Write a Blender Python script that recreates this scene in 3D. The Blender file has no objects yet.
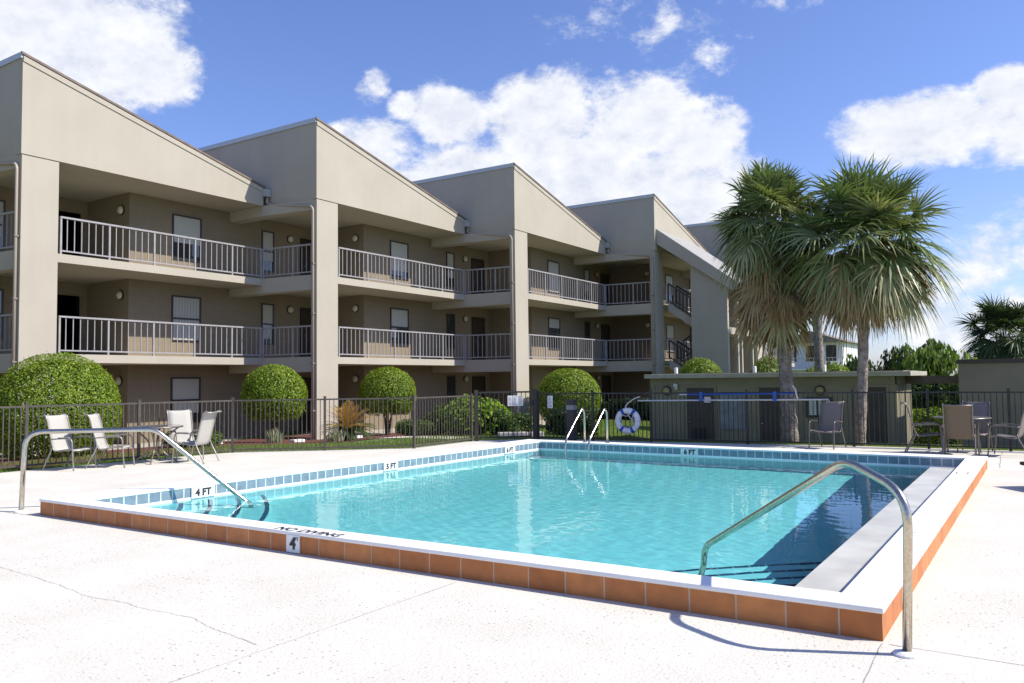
import bpy, bmesh, math, random
import numpy as np
from mathutils import Vector, Matrix, noise as mnoise

random.seed(7)
RNG = np.random.default_rng(11)
D = bpy.data
S = bpy.context.scene
COL = S.collection
R_ = math.radians
MATS = {}

# ------------------------------------------------------------------ materials
def mat(name, col=(.5, .5, .5), rough=.7, metal=0.0, spec=.5):
    m = D.materials.new(name); m.use_nodes = True
    b = m.node_tree.nodes['Principled BSDF']
    b.inputs['Base Color'].default_value = (*col, 1)
    b.inputs['Roughness'].default_value = rough
    b.inputs['Metallic'].default_value = metal
    b.inputs['Specular IOR Level'].default_value = spec
    MATS[name] = m
    return m

def nt(m):
    t = m.node_tree
    return t.nodes, t.links, t.nodes['Principled BSDF']

def new(N, typ, **kw):
    n = N.new(typ)
    for k, v in kw.items(): setattr(n, k, v)
    return n

def ramp(N, stops):
    r = N.new('ShaderNodeValToRGB')
    e = r.color_ramp.elements
    while len(e) < len(stops): e.new(.5)
    for i, (p, c) in enumerate(stops):
        e[i].position = p; e[i].color = (*c, 1) if len(c) == 3 else c
    return r

def noisy(name, c1, c2, scale=3, rough=.8, bump=.0, bscale=60, detail=6, spec=.4, metal=0, coord='Object', dist=.01, lo=.35, hi=.65):
    """mottled surface with fine bump"""
    m = mat(name, c1, rough, metal, spec); N, L, b = nt(m)
    tc = new(N, 'ShaderNodeTexCoord')
    n1 = new(N, 'ShaderNodeTexNoise'); n1.inputs['Scale'].default_value = scale; n1.inputs['Detail'].default_value = detail
    L.new(tc.outputs[coord], n1.inputs['Vector'])
    r = ramp(N, [(lo, c1), (hi, c2)])
    L.new(n1.outputs['Fac'], r.inputs['Fac']); L.new(r.outputs['Color'], b.inputs['Base Color'])
    if bump:
        n2 = new(N, 'ShaderNodeTexNoise'); n2.inputs['Scale'].default_value = bscale; n2.inputs['Detail'].default_value = 4
        L.new(tc.outputs[coord], n2.inputs['Vector'])
        bp = new(N, 'ShaderNodeBump'); bp.inputs['Strength'].default_value = bump; bp.inputs['Distance'].default_value = dist
        L.new(n2.outputs['Fac'], bp.inputs['Height']); L.new(bp.outputs['Normal'], b.inputs['Normal'])
    return m

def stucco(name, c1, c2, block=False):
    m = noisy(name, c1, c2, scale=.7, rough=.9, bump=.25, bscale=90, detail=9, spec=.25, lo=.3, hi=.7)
    N, L, b = nt(m)
    # faint vertical weather streaks (world scale)
    tc = new(N, 'ShaderNodeTexCoord'); mp = new(N, 'ShaderNodeMapping'); mp.inputs['Scale'].default_value = (2.5, 2.5, .12)
    L.new(tc.outputs['Object'], mp.inputs['Vector'])
    n = new(N, 'ShaderNodeTexNoise'); n.inputs['Scale'].default_value = 1.6; n.inputs['Detail'].default_value = 5
    L.new(mp.outputs['Vector'], n.inputs['Vector'])
    rr = ramp(N, [(.3, (.98, .978, .975)), (.7, (1.01, 1.01, 1.01))])
    L.new(n.outputs['Fac'], rr.inputs['Fac'])
    mx = new(N, 'ShaderNodeMix', data_type='RGBA', blend_type='MULTIPLY'); mx.inputs['Factor'].default_value = 1
    src = b.inputs['Base Color'].links[0].from_socket
    L.new(src, mx.inputs[6]); L.new(rr.outputs['Color'], mx.inputs[7]); L.new(mx.outputs[2], b.inputs['Base Color'])
    if block:   # painted block courses
        sp = new(N, 'ShaderNodeSeparateXYZ'); L.new(tc.outputs['Object'], sp.inputs[0])
        ad = new(N, 'ShaderNodeMath', operation='ADD'); L.new(sp.outputs['X'], ad.inputs[0]); L.new(sp.outputs['Y'], ad.inputs[1])
        cb = new(N, 'ShaderNodeCombineXYZ'); L.new(ad.outputs[0], cb.inputs['X']); L.new(sp.outputs['Z'], cb.inputs['Y'])
        br = new(N, 'ShaderNodeTexBrick'); br.inputs['Scale'].default_value = 1
        br.inputs['Brick Width'].default_value = .6; br.inputs['Row Height'].default_value = .3
        br.inputs['Mortar Size'].default_value = .014; br.inputs['Mortar Smooth'].default_value = .3
        br.inputs['Color1'].default_value = (1, 1, 1, 1); br.inputs['Color2'].default_value = (.985, .985, .98, 1); br.inputs['Mortar'].default_value = (.90, .89, .87, 1)
        L.new(cb.outputs[0], br.inputs['Vector'])
        m2 = new(N, 'ShaderNodeMix', data_type='RGBA', blend_type='MULTIPLY'); m2.inputs['Factor'].default_value = 1
        L.new(mx.outputs[2], m2.inputs[6]); L.new(br.outputs['Color'], m2.inputs[7]); L.new(m2.outputs[2], b.inputs['Base Color'])
    return m

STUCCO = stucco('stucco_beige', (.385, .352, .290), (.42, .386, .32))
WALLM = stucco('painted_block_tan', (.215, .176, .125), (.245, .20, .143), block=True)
TRIMM = noisy('roof_edge_brown', (.13, .095, .08), (.19, .145, .12), scale=4, rough=.6)
EDGEM = mat('roof_edge_metal', (.45, .47, .47), .45, .3)
ROOFM = noisy('roof_shingle', (.16, .14, .13), (.30, .27, .24), scale=8, rough=.95, bump=.4, bscale=30)
CANOPYM = noisy('canopy_shingle', (.25, .245, .235), (.36, .35, .335), scale=10, rough=.95, bump=.4, bscale=30)
RAILM = noisy('railing_greyed_paint', (.28, .27, .275), (.33, .32, .325), scale=5, rough=.5)
DARKRAILM = mat('stair_rail_dark', (.035, .028, .028), .45)
BRONZEM = mat('bronze_frame', (.028, .024, .022), .4)
DOORM = noisy('door_dark_brown', (.035, .026, .022), (.05, .038, .03), scale=6, rough=.5)
BLINDM = mat('blind_white', (.42, .42, .39), .8)
PIPEM = mat('downpipe_beige', (.36, .315, .26), .5)
PIPEDM = mat('downpipe_bracket', (.2, .17, .14), .5)
WHITEM = noisy('white_paint', (.72, .72, .70), (.8, .8, .79), scale=8, rough=.5)
BLACKM = mat('black_ink', (.02, .02, .025), .6)
NAVYM = mat('navy_ink', (.03, .035, .06), .5)
FENCEM = noisy('fence_bronze_paint', (.065, .056, .048), (.09, .078, .068), scale=6, rough=.42)
FENCEDM = noisy('fence_black_bronze', (.022, .019, .017), (.035, .031, .027), scale=6, rough=.42)
BLUEM = mat('blue_plastic', (.015, .075, .33), .4)
POLEM = mat('pole_white', (.6, .58, .55), .35, .3)
HOUSEM = noisy('house_olive_siding', (.235, .212, .15), (.275, .25, .178), scale=2, rough=.8, bump=.15, bscale=50)
HOUSETRIM = noisy('house_olive_trim', (.225, .20, .14), (.25, .225, .16), scale=3, rough=.75)
HOUSECAP = noisy('house_roof_edge', (.36, .34, .27), (.42, .40, .32), scale=3, rough=.7)
HDOORM = noisy('house_door_brown', (.055, .045, .038), (.07, .058, .048), scale=4, rough=.6)
BEAMM = noisy('beam_brown', (.15, .12, .085), (.19, .155, .11), scale=4)
LOUVM = mat('louver_black', (.015, .015, .016), .6)
SHEDM = noisy('shed_taupe', (.23, .195, .145), (.27, .225, .165), scale=2, rough=.85, bump=.2)
LAMPM = mat('lamp_glass', (.55, .52, .42), .25)
LAMPY = mat('lamp_glass_amber', (.5, .32, .08), .3)
AMBERM = mat('lamp_glass_ochre', (.40, .34, .16), .35)
STONEM = noisy('stone_grey', (.30, .28, .26), (.5, .48, .45), scale=8, rough=.9, bump=.4, bscale=30)
BARKM = noisy('palm_bark', (.17, .14, .115), (.36, .31, .26), scale=9, rough=.95, bump=.9, bscale=24, dist=.05)
WOODM = noisy('branch_bark', (.07, .05, .035), (.13, .10, .07), scale=9, rough=.95, bump=.5)
MULCHM = noisy('red_mulch', (.09, .032, .022), (.24, .085, .055), scale=26, rough=1, bump=1, bscale=70, dist=.04)
LOUNGEM = mat('lounge_maroon', (.045, .018, .02), .8)
GREYPOSTM = mat('post_charcoal', (.04, .035, .033), .55)
GREYBANDM = mat('post_band', (.25, .25, .25), .5)
NOTICEM = noisy('notice_paper', (.62, .64, .6), (.72, .74, .7), scale=6, rough=.6)

# window glass : dark glossy, reflects the sky
GLASSM = mat('window_glass', (.03, .035, .04), .04, 0, .8)

# polished stainless tube
STEELM = noisy('stainless_tube', (.46, .425, .37), (.56, .525, .46), scale=40, rough=.24, metal=1)
STEELOLD = noisy('stainless_tube_weathered', (.50, .42, .31), (.62, .55, .45), scale=60, rough=.24, metal=1, detail=8)
CHAIRFR = noisy('chair_frame_bronze', (.17, .15, .135), (.23, .205, .185), scale=9, rough=.35, metal=.5)
CHAIRFRL = noisy('chair_frame_taupe', (.26, .24, .22), (.34, .32, .29), scale=9, rough=.35, metal=.4)

def sling(name, c, t):
    m = mat(name, c, .75); N, L, b = nt(m)
    tc = new(N, 'ShaderNodeTexCoord')
    w = new(N, 'ShaderNodeTexWave'); w.inputs['Scale'].default_value = 40; L.new(tc.outputs['Object'], w.inputs['Vector'])
    r = ramp(N, [(0, tuple(x * .86 for x in c)), (1, tuple(min(1, x * 1.1) for x in c))])
    L.new(w.outputs['Fac'], r.inputs['Fac']); L.new(r.outputs['Color'], b.inputs['Base Color'])
    tr = new(N, 'ShaderNodeBsdfTranslucent'); L.new(r.outputs['Color'], tr.inputs['Color'])
    mx = new(N, 'ShaderNodeMixShader'); mx.inputs[0].default_value = t
    out = N['Material Output']
    L.new(b.outputs[0], mx.inputs[1]); L.new(tr.outputs[0], mx.inputs[2]); L.new(mx.outputs[0], out.inputs['Surface'])
    return m
SLINGCREAM = sling('sling_cream', (.52, .505, .46), .22)
SLINGGREY = sling('sling_lavender_grey', (.265, .232, .212), .25)
SLINGTAN = sling('sling_tan', (.23, .18, .125), .35)
TABLEM = mat('table_glass_top', (.16, .17, .165), .12)

# foliage with a per-leaf tone attribute
def foliage(name, stops, rough=.5, trans=.3, spec=.35):
    m = mat(name, stops[0][1], rough, 0, spec); N, L, b = nt(m)
    at = new(N, 'ShaderNodeAttribute'); at.attribute_name = 'tone'
    r = ramp(N, stops)
    L.new(at.outputs['Fac'], r.inputs['Fac']); L.new(r.outputs['Color'], b.inputs['Base Color'])
    tr = new(N, 'ShaderNodeBsdfTranslucent')
    br = new(N, 'ShaderNodeMix', data_type='RGBA', blend_type='MULTIPLY'); br.inputs['Factor'].default_value = 1
    L.new(r.outputs['Color'], br.inputs[6]); br.inputs[7].default_value = (1.3, 1.25, .6, 1); L.new(br.outputs[2], tr.inputs['Color'])
    mx = new(N, 'ShaderNodeMixShader'); mx.inputs[0].default_value = trans
    out = N['Material Output']
    L.new(b.outputs[0], mx.inputs[1]); L.new(tr.outputs[0], mx.inputs[2]); L.new(mx.outputs[0], out.inputs['Surface'])
    return m
BOXLEAF = foliage('topiary_leaf', [(0, (.06, .115, .007)), (.5, (.16, .245, .013)), (1, (.33, .405, .04))])
HEDGELEAF = foliage('hedge_leaf', [(0, (.035, .07, .012)), (.5, (.075, .13, .022)), (1, (.15, .21, .045))])
DARKLEAF = foliage('dark_hedge_leaf', [(0, (.012, .028, .008)), (.5, (.025, .05, .013)), (1, (.05, .085, .022))])
PALELEAF = foliage('pale_leaf', [(0, (.10, .19, .02)), (.5, (.17, .29, .035)), (1, (.32, .42, .07))])
DROOPLEAF = foliage('drooping_leaf', [(0, (.05, .10, .014)), (.5, (.12, .20, .03)), (1, (.28, .36, .07))])
PALMLEAF = foliage('palm_frond', [(0, (.065, .10, .032)), (.4, (.13, .185, .062)), (.75, (.24, .275, .12)), (1, (.42, .39, .22))], rough=.38, trans=.22)
DEADLEAF = foliage('palm_dead_frond', [(0, (.13, .065, .026)), (.45, (.30, .185, .085)), (.8, (.44, .33, .18)), (1, (.32, .33, .14))], rough=.85, trans=.12)
FARPALM = foliage('far_palm_frond', [(0, (.03, .055, .02)), (.5, (.055, .09, .035)), (1, (.11, .15, .055))], rough=.4, trans=.2)
SAGOLEAF = foliage('sago_frond', [(0, (.03, .06, .012)), (.5, (.06, .10, .02)), (1, (.10, .15, .03))])
SAGONEW = foliage('sago_new_frond', [(0, (.28, .15, .03)), (.5, (.44, .26, .06)), (1, (.55, .40, .13))])
GRASSM = foliage('grass_blade', [(0, (.09, .15, .02)), (.5, (.16, .24, .045)), (1, (.26, .33, .09))], trans=.35)
FLOWERM = foliage('pale_weed', [(0, (.16, .2, .1)), (.5, (.3, .34, .22)), (1, (.5, .52, .4))])
LAWNM = noisy('lawn_soil_turf', (.10, .15, .028), (.16, .215, .045), scale=4, rough=1, bump=.8, bscale=80, dist=.03)

# pool deck : sprayed knock-down concrete with pits and stains
def deck_material():
    m = noisy('deck_coolcrete', (.585, .555, .485), (.645, .617, .547), scale=1.3, rough=.88, detail=10, spec=.3)
    N, L, b = nt(m)
    tc = new(N, 'ShaderNodeTexCoord')
    v = new(N, 'ShaderNodeTexVoronoi'); v.inputs['Scale'].default_value = 34
    nz = new(N, 'ShaderNodeTexNoise'); nz.inputs['Scale'].default_value = 48; nz.inputs['Detail'].default_value = 5
    n3 = new(N, 'ShaderNodeTexNoise'); n3.inputs['Scale'].default_value = 30; n3.inputs['Detail'].default_value = 6
    for n in (v, nz, n3): L.new(tc.outputs['Object'], n.inputs['Vector'])
    bp = new(N, 'ShaderNodeBump'); bp.inputs['Strength'].default_value = .24; bp.inputs['Distance'].default_value = .01
    rr = ramp(N, [(.42, (0, 0, 0)), (.58, (1, 1, 1))]); L.new(nz.outputs['Fac'], rr.inputs['Fac'])
    L.new(rr.outputs['Color'], bp.inputs['Height']); L.new(bp.outputs['Normal'], b.inputs['Normal'])
    # pits: dark specks, small and sparse, denser in some patches
    v2 = new(N, 'ShaderNodeTexVoronoi'); v2.inputs['Scale'].default_value = 24; v2.inputs['Randomness'].default_value = 1
    L.new(tc.outputs['Object'], v2.inputs['Vector'])
    pit = ramp(N, [(.10, (1, 1, 1)), (.24, (0, 0, 0))]); L.new(v2.outputs['Distance'], pit.inputs['Fac'])
    big = new(N, 'ShaderNodeTexNoise'); big.inputs['Scale'].default_value = 1.1; big.inputs['Detail'].default_value = 5
    L.new(tc.outputs['Object'], big.inputs['Vector'])
    bigr = ramp(N, [(.36, (.15, .15, .15)), (.58, (1, 1, 1))]); L.new(big.outputs['Fac'], bigr.inputs['Fac'])
    sel = ramp(N, [(.5, (0, 0, 0)), (.52, (1, 1, 1))])
    sp = new(N, 'ShaderNodeSeparateColor'); L.new(v2.outputs['Color'], sp.inputs[0]); L.new(sp.outputs[0], sel.inputs['Fac'])
    a = new(N, 'ShaderNodeMath', operation='MULTIPLY'); L.new(pit.outputs['Color'], a.inputs[0]); L.new(sel.outputs['Color'], a.inputs[1])
    a2 = new(N, 'ShaderNodeMath', operation='MULTIPLY'); L.new(a.outputs[0], a2.inputs[0]); L.new(bigr.outputs['Color'], a2.inputs[1])
    mx = new(N, 'ShaderNodeMix', data_type='RGBA'); L.new(a2.outputs[0], mx.inputs['Factor'])
    src = b.inputs['Base Color'].links[0].from_socket
    L.new(src, mx.inputs[6]); mx.inputs[7].default_value = (.20, .19, .18, 1)
    st = ramp(N, [(.36, (.90, .89, .88)), (.50, (1, 1, 1))]); L.new(n3.outputs['Fac'], st.inputs['Fac'])
    m2 = new(N, 'ShaderNodeMix', data_type='RGBA', blend_type='MULTIPLY'); m2.inputs['Factor'].default_value = .7
    L.new(mx.outputs[2], m2.inputs[6]); L.new(st.outputs['Color'], m2.inputs[7]); L.new(m2.outputs[2], b.inputs['Base Color'])
    return m
DECKM = deck_material()
CRACKM = mat('deck_joint_dirt', (.33, .31, .29), .95)
COPINGM = noisy('coping_white', (.74, .73, .70), (.82, .81, .79), scale=2.2, rough=.75, bump=.2, bscale=60, detail=8)

def tile_mat(name, c1, c2, grout, w, h, mortar, rough=.25, bump=.3):
    m = mat(name, c1, rough); N, L, b = nt(m)
    uv = new(N, 'ShaderNodeUVMap')
    br = new(N, 'ShaderNodeTexBrick'); br.offset = 0; br.inputs['Scale'].default_value = 1
    br.inputs['Brick Width'].default_value = w; br.inputs['Row Height'].default_value = h
    br.inputs['Mortar Size'].default_value = mortar; br.inputs['Mortar Smooth'].default_value = .15; br.inputs['Bias'].default_value = 0
    br.inputs['Color1'].default_value = (*c1, 1); br.inputs['Color2'].default_value = (*c2, 1); br.inputs['Mortar'].default_value = (*grout, 1)
    L.new(uv.outputs[0], br.inputs['Vector'])
    tc = new(N, 'ShaderNodeTexCoord')
    n = new(N, 'ShaderNodeTexNoise'); n.inputs['Scale'].default_value = 9; n.inputs['Detail'].default_value = 7; L.new(tc.outputs['Object'], n.inputs['Vector'])
    rr = ramp(N, [(.3, (.78, .76, .74)), (.65, (1.08, 1.07, 1.05))]); L.new(n.outputs['Fac'], rr.inputs['Fac'])
    mx = new(N, 'ShaderNodeMix', data_type='RGBA', blend_type='MULTIPLY'); mx.inputs['Factor'].default_value = .8
    L.new(br.outputs['Color'], mx.inputs[6]); L.new(rr.outputs['Color'], mx.inputs[7]); L.new(mx.outputs[2], b.inputs['Base Color'])
    bp = new(N, 'ShaderNodeBump', invert=True); bp.inputs['Strength'].default_value = bump; bp.inputs['Distance'].default_value = .004
    L.new(br.outputs['Fac'], bp.inputs['Height']); L.new(bp.outputs['Normal'], b.inputs['Normal'])
    return m
BLUETILE = tile_mat('waterline_tile_blue', (.16, .23, .285), (.20, .275, .33), (.62, .65, .66), .168, .30, .009)
TERRATILE = tile_mat('terracotta_tile', (.40, .125, .026), (.53, .20, .055), (.46, .34, .24), .32, .6, .006, rough=.55)
NOSINGM = tile_mat('step_nosing_tile', (.012, .05, .14), (.02, .07, .18), (.35, .45, .5), .16, .3, .008)
LEDGEM = noisy('wet_ledge_plaster', (.47, .465, .43), (.60, .595, .55), scale=2.5, rough=.35, detail=8)
PLASTERM = noisy('pool_plaster', (.86, .89, .88), (.93, .95, .93), scale=3, rough=.85, detail=8)

# ------------------------------------------------------------------ mesh building
class MB:
    def __init__(s): s.v = []; s.f = []; s.uv = {}
    def add(s, vs, fs):
        o = len(s.v); s.v += [tuple(v) for v in vs]; s.f += [tuple(i + o for i in f) for f in fs]
        return s
    def box(s, a, b):
        x0, y0, z0 = (min(a[i], b[i]) for i in range(3)); x1, y1, z1 = (max(a[i], b[i]) for i in range(3))
        return s.add([(x0,y0,z0),(x1,y0,z0),(x1,y1,z0),(x0,y1,z0),(x0,y0,z1),(x1,y0,z1),(x1,y1,z1),(x0,y1,z1)],
                     [(0,3,2,1),(4,5,6,7),(0,1,5,4),(1,2,6,5),(2,3,7,6),(3,0,4,7)])
    def hexa(s, p): # 8 points bottom ring, top ring
        return s.add(p, [(0,3,2,1),(4,5,6,7),(0,1,5,4),(1,2,6,5),(2,3,7,6),(3,0,4,7)])
    def bar(s, a, b, w, h=None, up=(0,0,1)):
        a = Vector(a); b = Vector(b); d = (b - a).normalized(); u = Vector(up)
        if abs(d.dot(u)) > .98: u = Vector((0, 1, 0))
        r = d.cross(u).normalized() * (w / 2); t = r.normalized().cross(d) * ((h or w) / 2)
        return s.hexa([a-r-t, a+r-t, b+r-t, b-r-t, a-r+t, a+r+t, b+r+t, b-r+t])
    def prism_y(s, poly, y0, y1):  # poly in (x,z)
        n = len(poly)
        vs = [(x, y0, z) for x, z in poly] + [(x, y1, z) for x, z in poly]
        return s.add(vs, [tuple(range(n)), tuple(range(2*n-1, n-1, -1))] + [(i, i+n, (i+1) % n + n, (i+1) % n) for i in range(n)])
    def prism_x(s, poly, x0, x1):  # poly in (y,z)
        n = len(poly)
        vs = [(x0, y, z) for y, z in poly] + [(x1, y, z) for y, z in poly]
        return s.add(vs, [tuple(range(n)), tuple(range(2*n-1, n-1, -1))] + [(i, i+n, (i+1) % n + n, (i+1) % n) for i in range(n)])
    def tube(s, pts, r, n=8, cap=True):
        pts = [Vector(p) for p in pts]; m = len(pts)
        rr = r if hasattr(r, '__len__') else [r] * m
        T = [((pts[min(i+1, m-1)] - pts[max(i-1, 0)]).normalized()) for i in range(m)]
        u = Vector((0, 0, 1)) if abs(T[0].z) < .9 else Vector((1, 0, 0))
        u = (u - T[0] * u.dot(T[0])).normalized()
        o = len(s.v)
        for i in range(m):
            u = (u - T[i] * u.dot(T[i])).normalized(); w = T[i].cross(u)
            for k in range(n):
                a = 2 * math.pi * k / n
                s.v.append(tuple(pts[i] + (u * math.cos(a) + w * math.sin(a)) * rr[i]))
        for i in range(m - 1):
            for k in range(n):
                k2 = (k + 1) % n
                s.f.append((o+i*n+k, o+i*n+k2, o+(i+1)*n+k2, o+(i+1)*n+k))
        if cap:
            s.f.append(tuple(o + k for k in range(n))[::-1]); s.f.append(tuple(o+(m-1)*n+k for k in range(n)))
        return s
    def lathe(s, prof, c=(0,0,0), n=20):
        o = len(s.v); m = len(prof)
        for (r, z) in prof:
            for k in range(n):
                a = 2*math.pi*k/n; s.v.append((c[0]+r*math.cos(a), c[1]+r*math.sin(a), c[2]+z))
        for i in range(m-1):
            for k in range(n):
                k2 = (k+1) % n; s.f.append((o+i*n+k, o+i*n+k2, o+(i+1)*n+k2, o+(i+1)*n+k))
        s.f.append(tuple(o+k for k in range(n))[::-1]); s.f.append(tuple(o+(m-1)*n+k for k in range(n)))
        return s
    def ellip(s, c, rx, ry, rz, nu=20, nv=12, wob=0):
        o = len(s.v)
        for j in range(nv+1):
            th = math.pi*j/nv
            for i in range(nu):
                ph = 2*math.pi*i/nu
                d = Vector((math.sin(th)*math.cos(ph), math.sin(th)*math.sin(ph), math.cos(th)))
                k = 1 + (wob*mnoise.noise(d*2.3 + Vector(c)) if wob else 0)
                s.v.append((c[0]+rx*d.x*k, c[1]+ry*d.y*k, c[2]+rz*d.z*k))
        for j in range(nv):
            for i in range(nu):
                i2 = (i+1) % nu; s.f.append((o+j*nu+i, o+(j+1)*nu+i, o+(j+1)*nu+i2, o+j*nu+i2))
        return s
    def wall_uv(s, a, b, z0, z1, u0=0.0):  # vertical quad with metric UVs
        o = len(s.v); l = math.dist(a, b)
        s.v += [(a[0],a[1],z0),(b[0],b[1],z0),(b[0],b[1],z1),(a[0],a[1],z1)]; s.f.append((o,o+1,o+2,o+3))
        for k, uv in enumerate([(u0,0),(u0+l,0),(u0+l,z1-z0),(u0,z1-z0)]): s.uv[o+k] = uv
        return u0 + l
    def build(s, name, m, parent=None, smooth=False, bevel=0, tone=None):
        me = D.meshes.new(name); me.from_pydata(s.v, [], s.f); me.update()
        if s.uv:
            l = me.uv_layers.new(name='UVMap')
            for lp in me.loops: l.data[lp.index].uv = s.uv.get(lp.vertex_index, (0, 0))
        if smooth:
            me.polygons.foreach_set('use_smooth', [True]*len(me.polygons))
        for mm in (m if isinstance(m, (list, tuple)) else [m]): me.materials.append(mm)
        o = D.objects.new(name, me); COL.objects.link(o)
        if parent:
            o.parent = parent; o.matrix_parent_inverse = parent.matrix_basis.inverted()
        if bevel:
            bm = o.modifiers.new('bevel', 'BEVEL'); bm.width = bevel; bm.segments = 2; bm.limit_method = 'ANGLE'
        return o

def tag(o, label=None, cat=None, group=None, kind=None):
    for k, v in (('label', label), ('category', cat), ('group', group), ('kind', kind)):
        if v: o[k] = v
    return o
def empty(name, loc=(0,0,0), rz=0, **kw):
    o = D.objects.new(name, None); COL.objects.link(o); o.location = loc; o.rotation_euler.z = rz
    o.empty_display_size = .2
    return tag(o, **kw)
def copy_tree(o, parent=None):
    c = o.copy(); COL.objects.link(c)
    if parent: c.parent = parent
    for ch in list(o.children): copy_tree(ch, c)
    return c

def smooth_pts(pts, n=6):   # Catmull-Rom
    P = [Vector(p) for p in pts]; P = [P[0]*2-P[1]] + P + [P[-1]*2-P[-2]]; out = []
    for i in range(1, len(P)-2):
        for k in range(n):
            t = k/n; a, b, c, d = P[i-1:i+3]
            out.append(.5*((2*b)+(c-a)*t+(2*a-5*b+4*c-d)*t*t+(3*b-a-3*c+d)*t**3))
    out.append(P[-2]); return out
def fillet(pts, r, n=6):    # round the corners of a polyline
    P = [Vector(p) for p in pts]; rs = r if hasattr(r, '__len__') else [r]*len(P); out = [P[0]]
    for i in range(1, len(P)-1):
        a = (P[i-1]-P[i]); b = (P[i+1]-P[i]); k = min(rs[i], a.length*.49, b.length*.49)
        p0 = P[i]+a.normalized()*k; p2 = P[i]+b.normalized()*k
        for j in range(n+1):
            t = j/n; out.append((1-t)**2*p0+2*t*(1-t)*P[i]+t*t*p2)
    out.append(P[-1]); return out

def np_mesh(name, V, F, m, parent=None, tone=None, smooth=False):
    """V (n,3), F (m,k) numpy; tone per face"""
    me = D.meshes.new(name)
    k = F.shape[1]
    me.vertices.add(len(V)); me.vertices.foreach_set('co', V.astype(np.float32).ravel())
    me.loops.add(F.size); me.loops.foreach_set('vertex_index', F.astype(np.int32).ravel())
    me.polygons.add(len(F)); me.polygons.foreach_set('loop_start', np.arange(0, F.size, k, dtype=np.int32))
    me.polygons.foreach_set('loop_total', np.full(len(F), k, dtype=np.int32))
    me.update(calc_edges=True)
    if smooth: me.polygons.foreach_set('use_smooth', [True]*len(F))
    if tone is not None:
        at = me.attributes.new('tone', 'FLOAT', 'FACE'); at.data.foreach_set('value', np.asarray(tone, dtype=np.float32))
    me.materials.append(m)
    o = D.objects.new(name, me); COL.objects.link(o)
    if parent:
        o.parent = parent; o.matrix_parent_inverse = parent.matrix_basis.inverted()
    return o

def leaves(P, Nrm, size, jitter=.7, aspect=.55, tone=None):
    """leaf-shaped rhombs at points P roughly facing Nrm"""
    n = len(P)
    Nr = Nrm + RNG.normal(0, jitter, (n, 3)); Nr /= np.linalg.norm(Nr, axis=1)[:, None]
    A = RNG.normal(0, 1, (n, 3)); A -= (A*Nr).sum(1)[:, None]*Nr; A /= np.linalg.norm(A, axis=1)[:, None]
    B = np.cross(Nr, A)
    s = size*RNG.uniform(.6, 1.25, n)[:, None]
    V = np.empty((n, 4, 3)); V[:, 0] = P-A*s*.5; V[:, 1] = P+B*s*aspect*.5+Nr*s*.08; V[:, 2] = P+A*s*.5; V[:, 3] = P-B*s*aspect*.5+Nr*s*.08
    F = np.arange(n*4).reshape(n, 4)
    t = RNG.beta(2, 2, n) if tone is None else tone
    return V.reshape(-1, 3), F, t

def text_mesh(txt, size, name, m, parent, loc, rot, offset=.0, ext=.0015, align='CENTER', sx=1.0):
    cu = D.curves.new('tmp_text', 'FONT'); cu.body = txt; cu.size = size; cu.align_x = align; cu.align_y = 'CENTER'
    cu.offset = offset; cu.extrude = ext; cu.resolution_u = 3
    t = D.objects.new('tmp_text', cu); COL.objects.link(t)
    bpy.context.view_layer.update()
    dg = bpy.context.evaluated_depsgraph_get()
    me = D.meshes.new_from_object(t.evaluated_get(dg)); me.name = name
    D.objects.remove(t); D.curves.remove(cu)
    M = Matrix.Translation(loc) @ rot.to_4x4() @ Matrix.Diagonal((sx, 1, 1, 1))
    me.transform(M); me.materials.clear(); me.materials.append(m)
    o = D.objects.new(name, me); COL.objects.link(o)
    if parent: o.parent = parent; o.matrix_parent_inverse = parent.matrix_basis.inverted()
    return o
def axes(x, y):
    x = Vector(x).normalized(); y = Vector(y).normalized(); z = x.cross(y)
    return Matrix((x, y, z)).transposed()

# ------------------------------------------------------------------ camera
CAMZ = 1.6
def make_camera():
    yaw, hc, rs, f = R_(32.9), 379.6, -.0114, 800.0
    p = math.atan((hc-341.5)/f); r = math.atan(rs)
    F0 = Vector((-math.sin(yaw), math.cos(yaw), 0)); Rt = Vector((math.cos(yaw), math.sin(yaw), 0)); U = Vector((0,0,1))
    Fw = F0*math.cos(p)+U*math.sin(p); Dn = -(U*math.cos(p)-F0*math.sin(p))
    xr = Rt*math.cos(r)-Dn*math.sin(r); yd = Rt*math.sin(r)+Dn*math.cos(r)
    M = Matrix((xr, -yd, -Fw)).transposed().to_4x4(); M.translation = (0, 0, CAMZ)
    c = D.cameras.new('camera'); c.sensor_width = 36; c.lens = 36*f/1024; c.clip_end = 3000; c.clip_start = .05
    o = D.objects.new('camera', c); COL.objects.link(o); o.matrix_world = M; S.camera = o
make_camera()

# ------------------------------------------------------------------ apartment building
BX = [-25.2, -22.73, -20.28, -17.86, -15.29, -12.85]
BY = [2.2, 10.79, 19.15, 27.9, 36.62, 45.3, 53.9]
FL = [-.35, 2.46, 5.27]; ZF = 7.87; WD = 1.8
apt = empty('apartment_building', (-22, 20, -.4), label='three storey beige stucco apartment building with stepped sloping roofs and long balconies', cat='apartment building')

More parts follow.
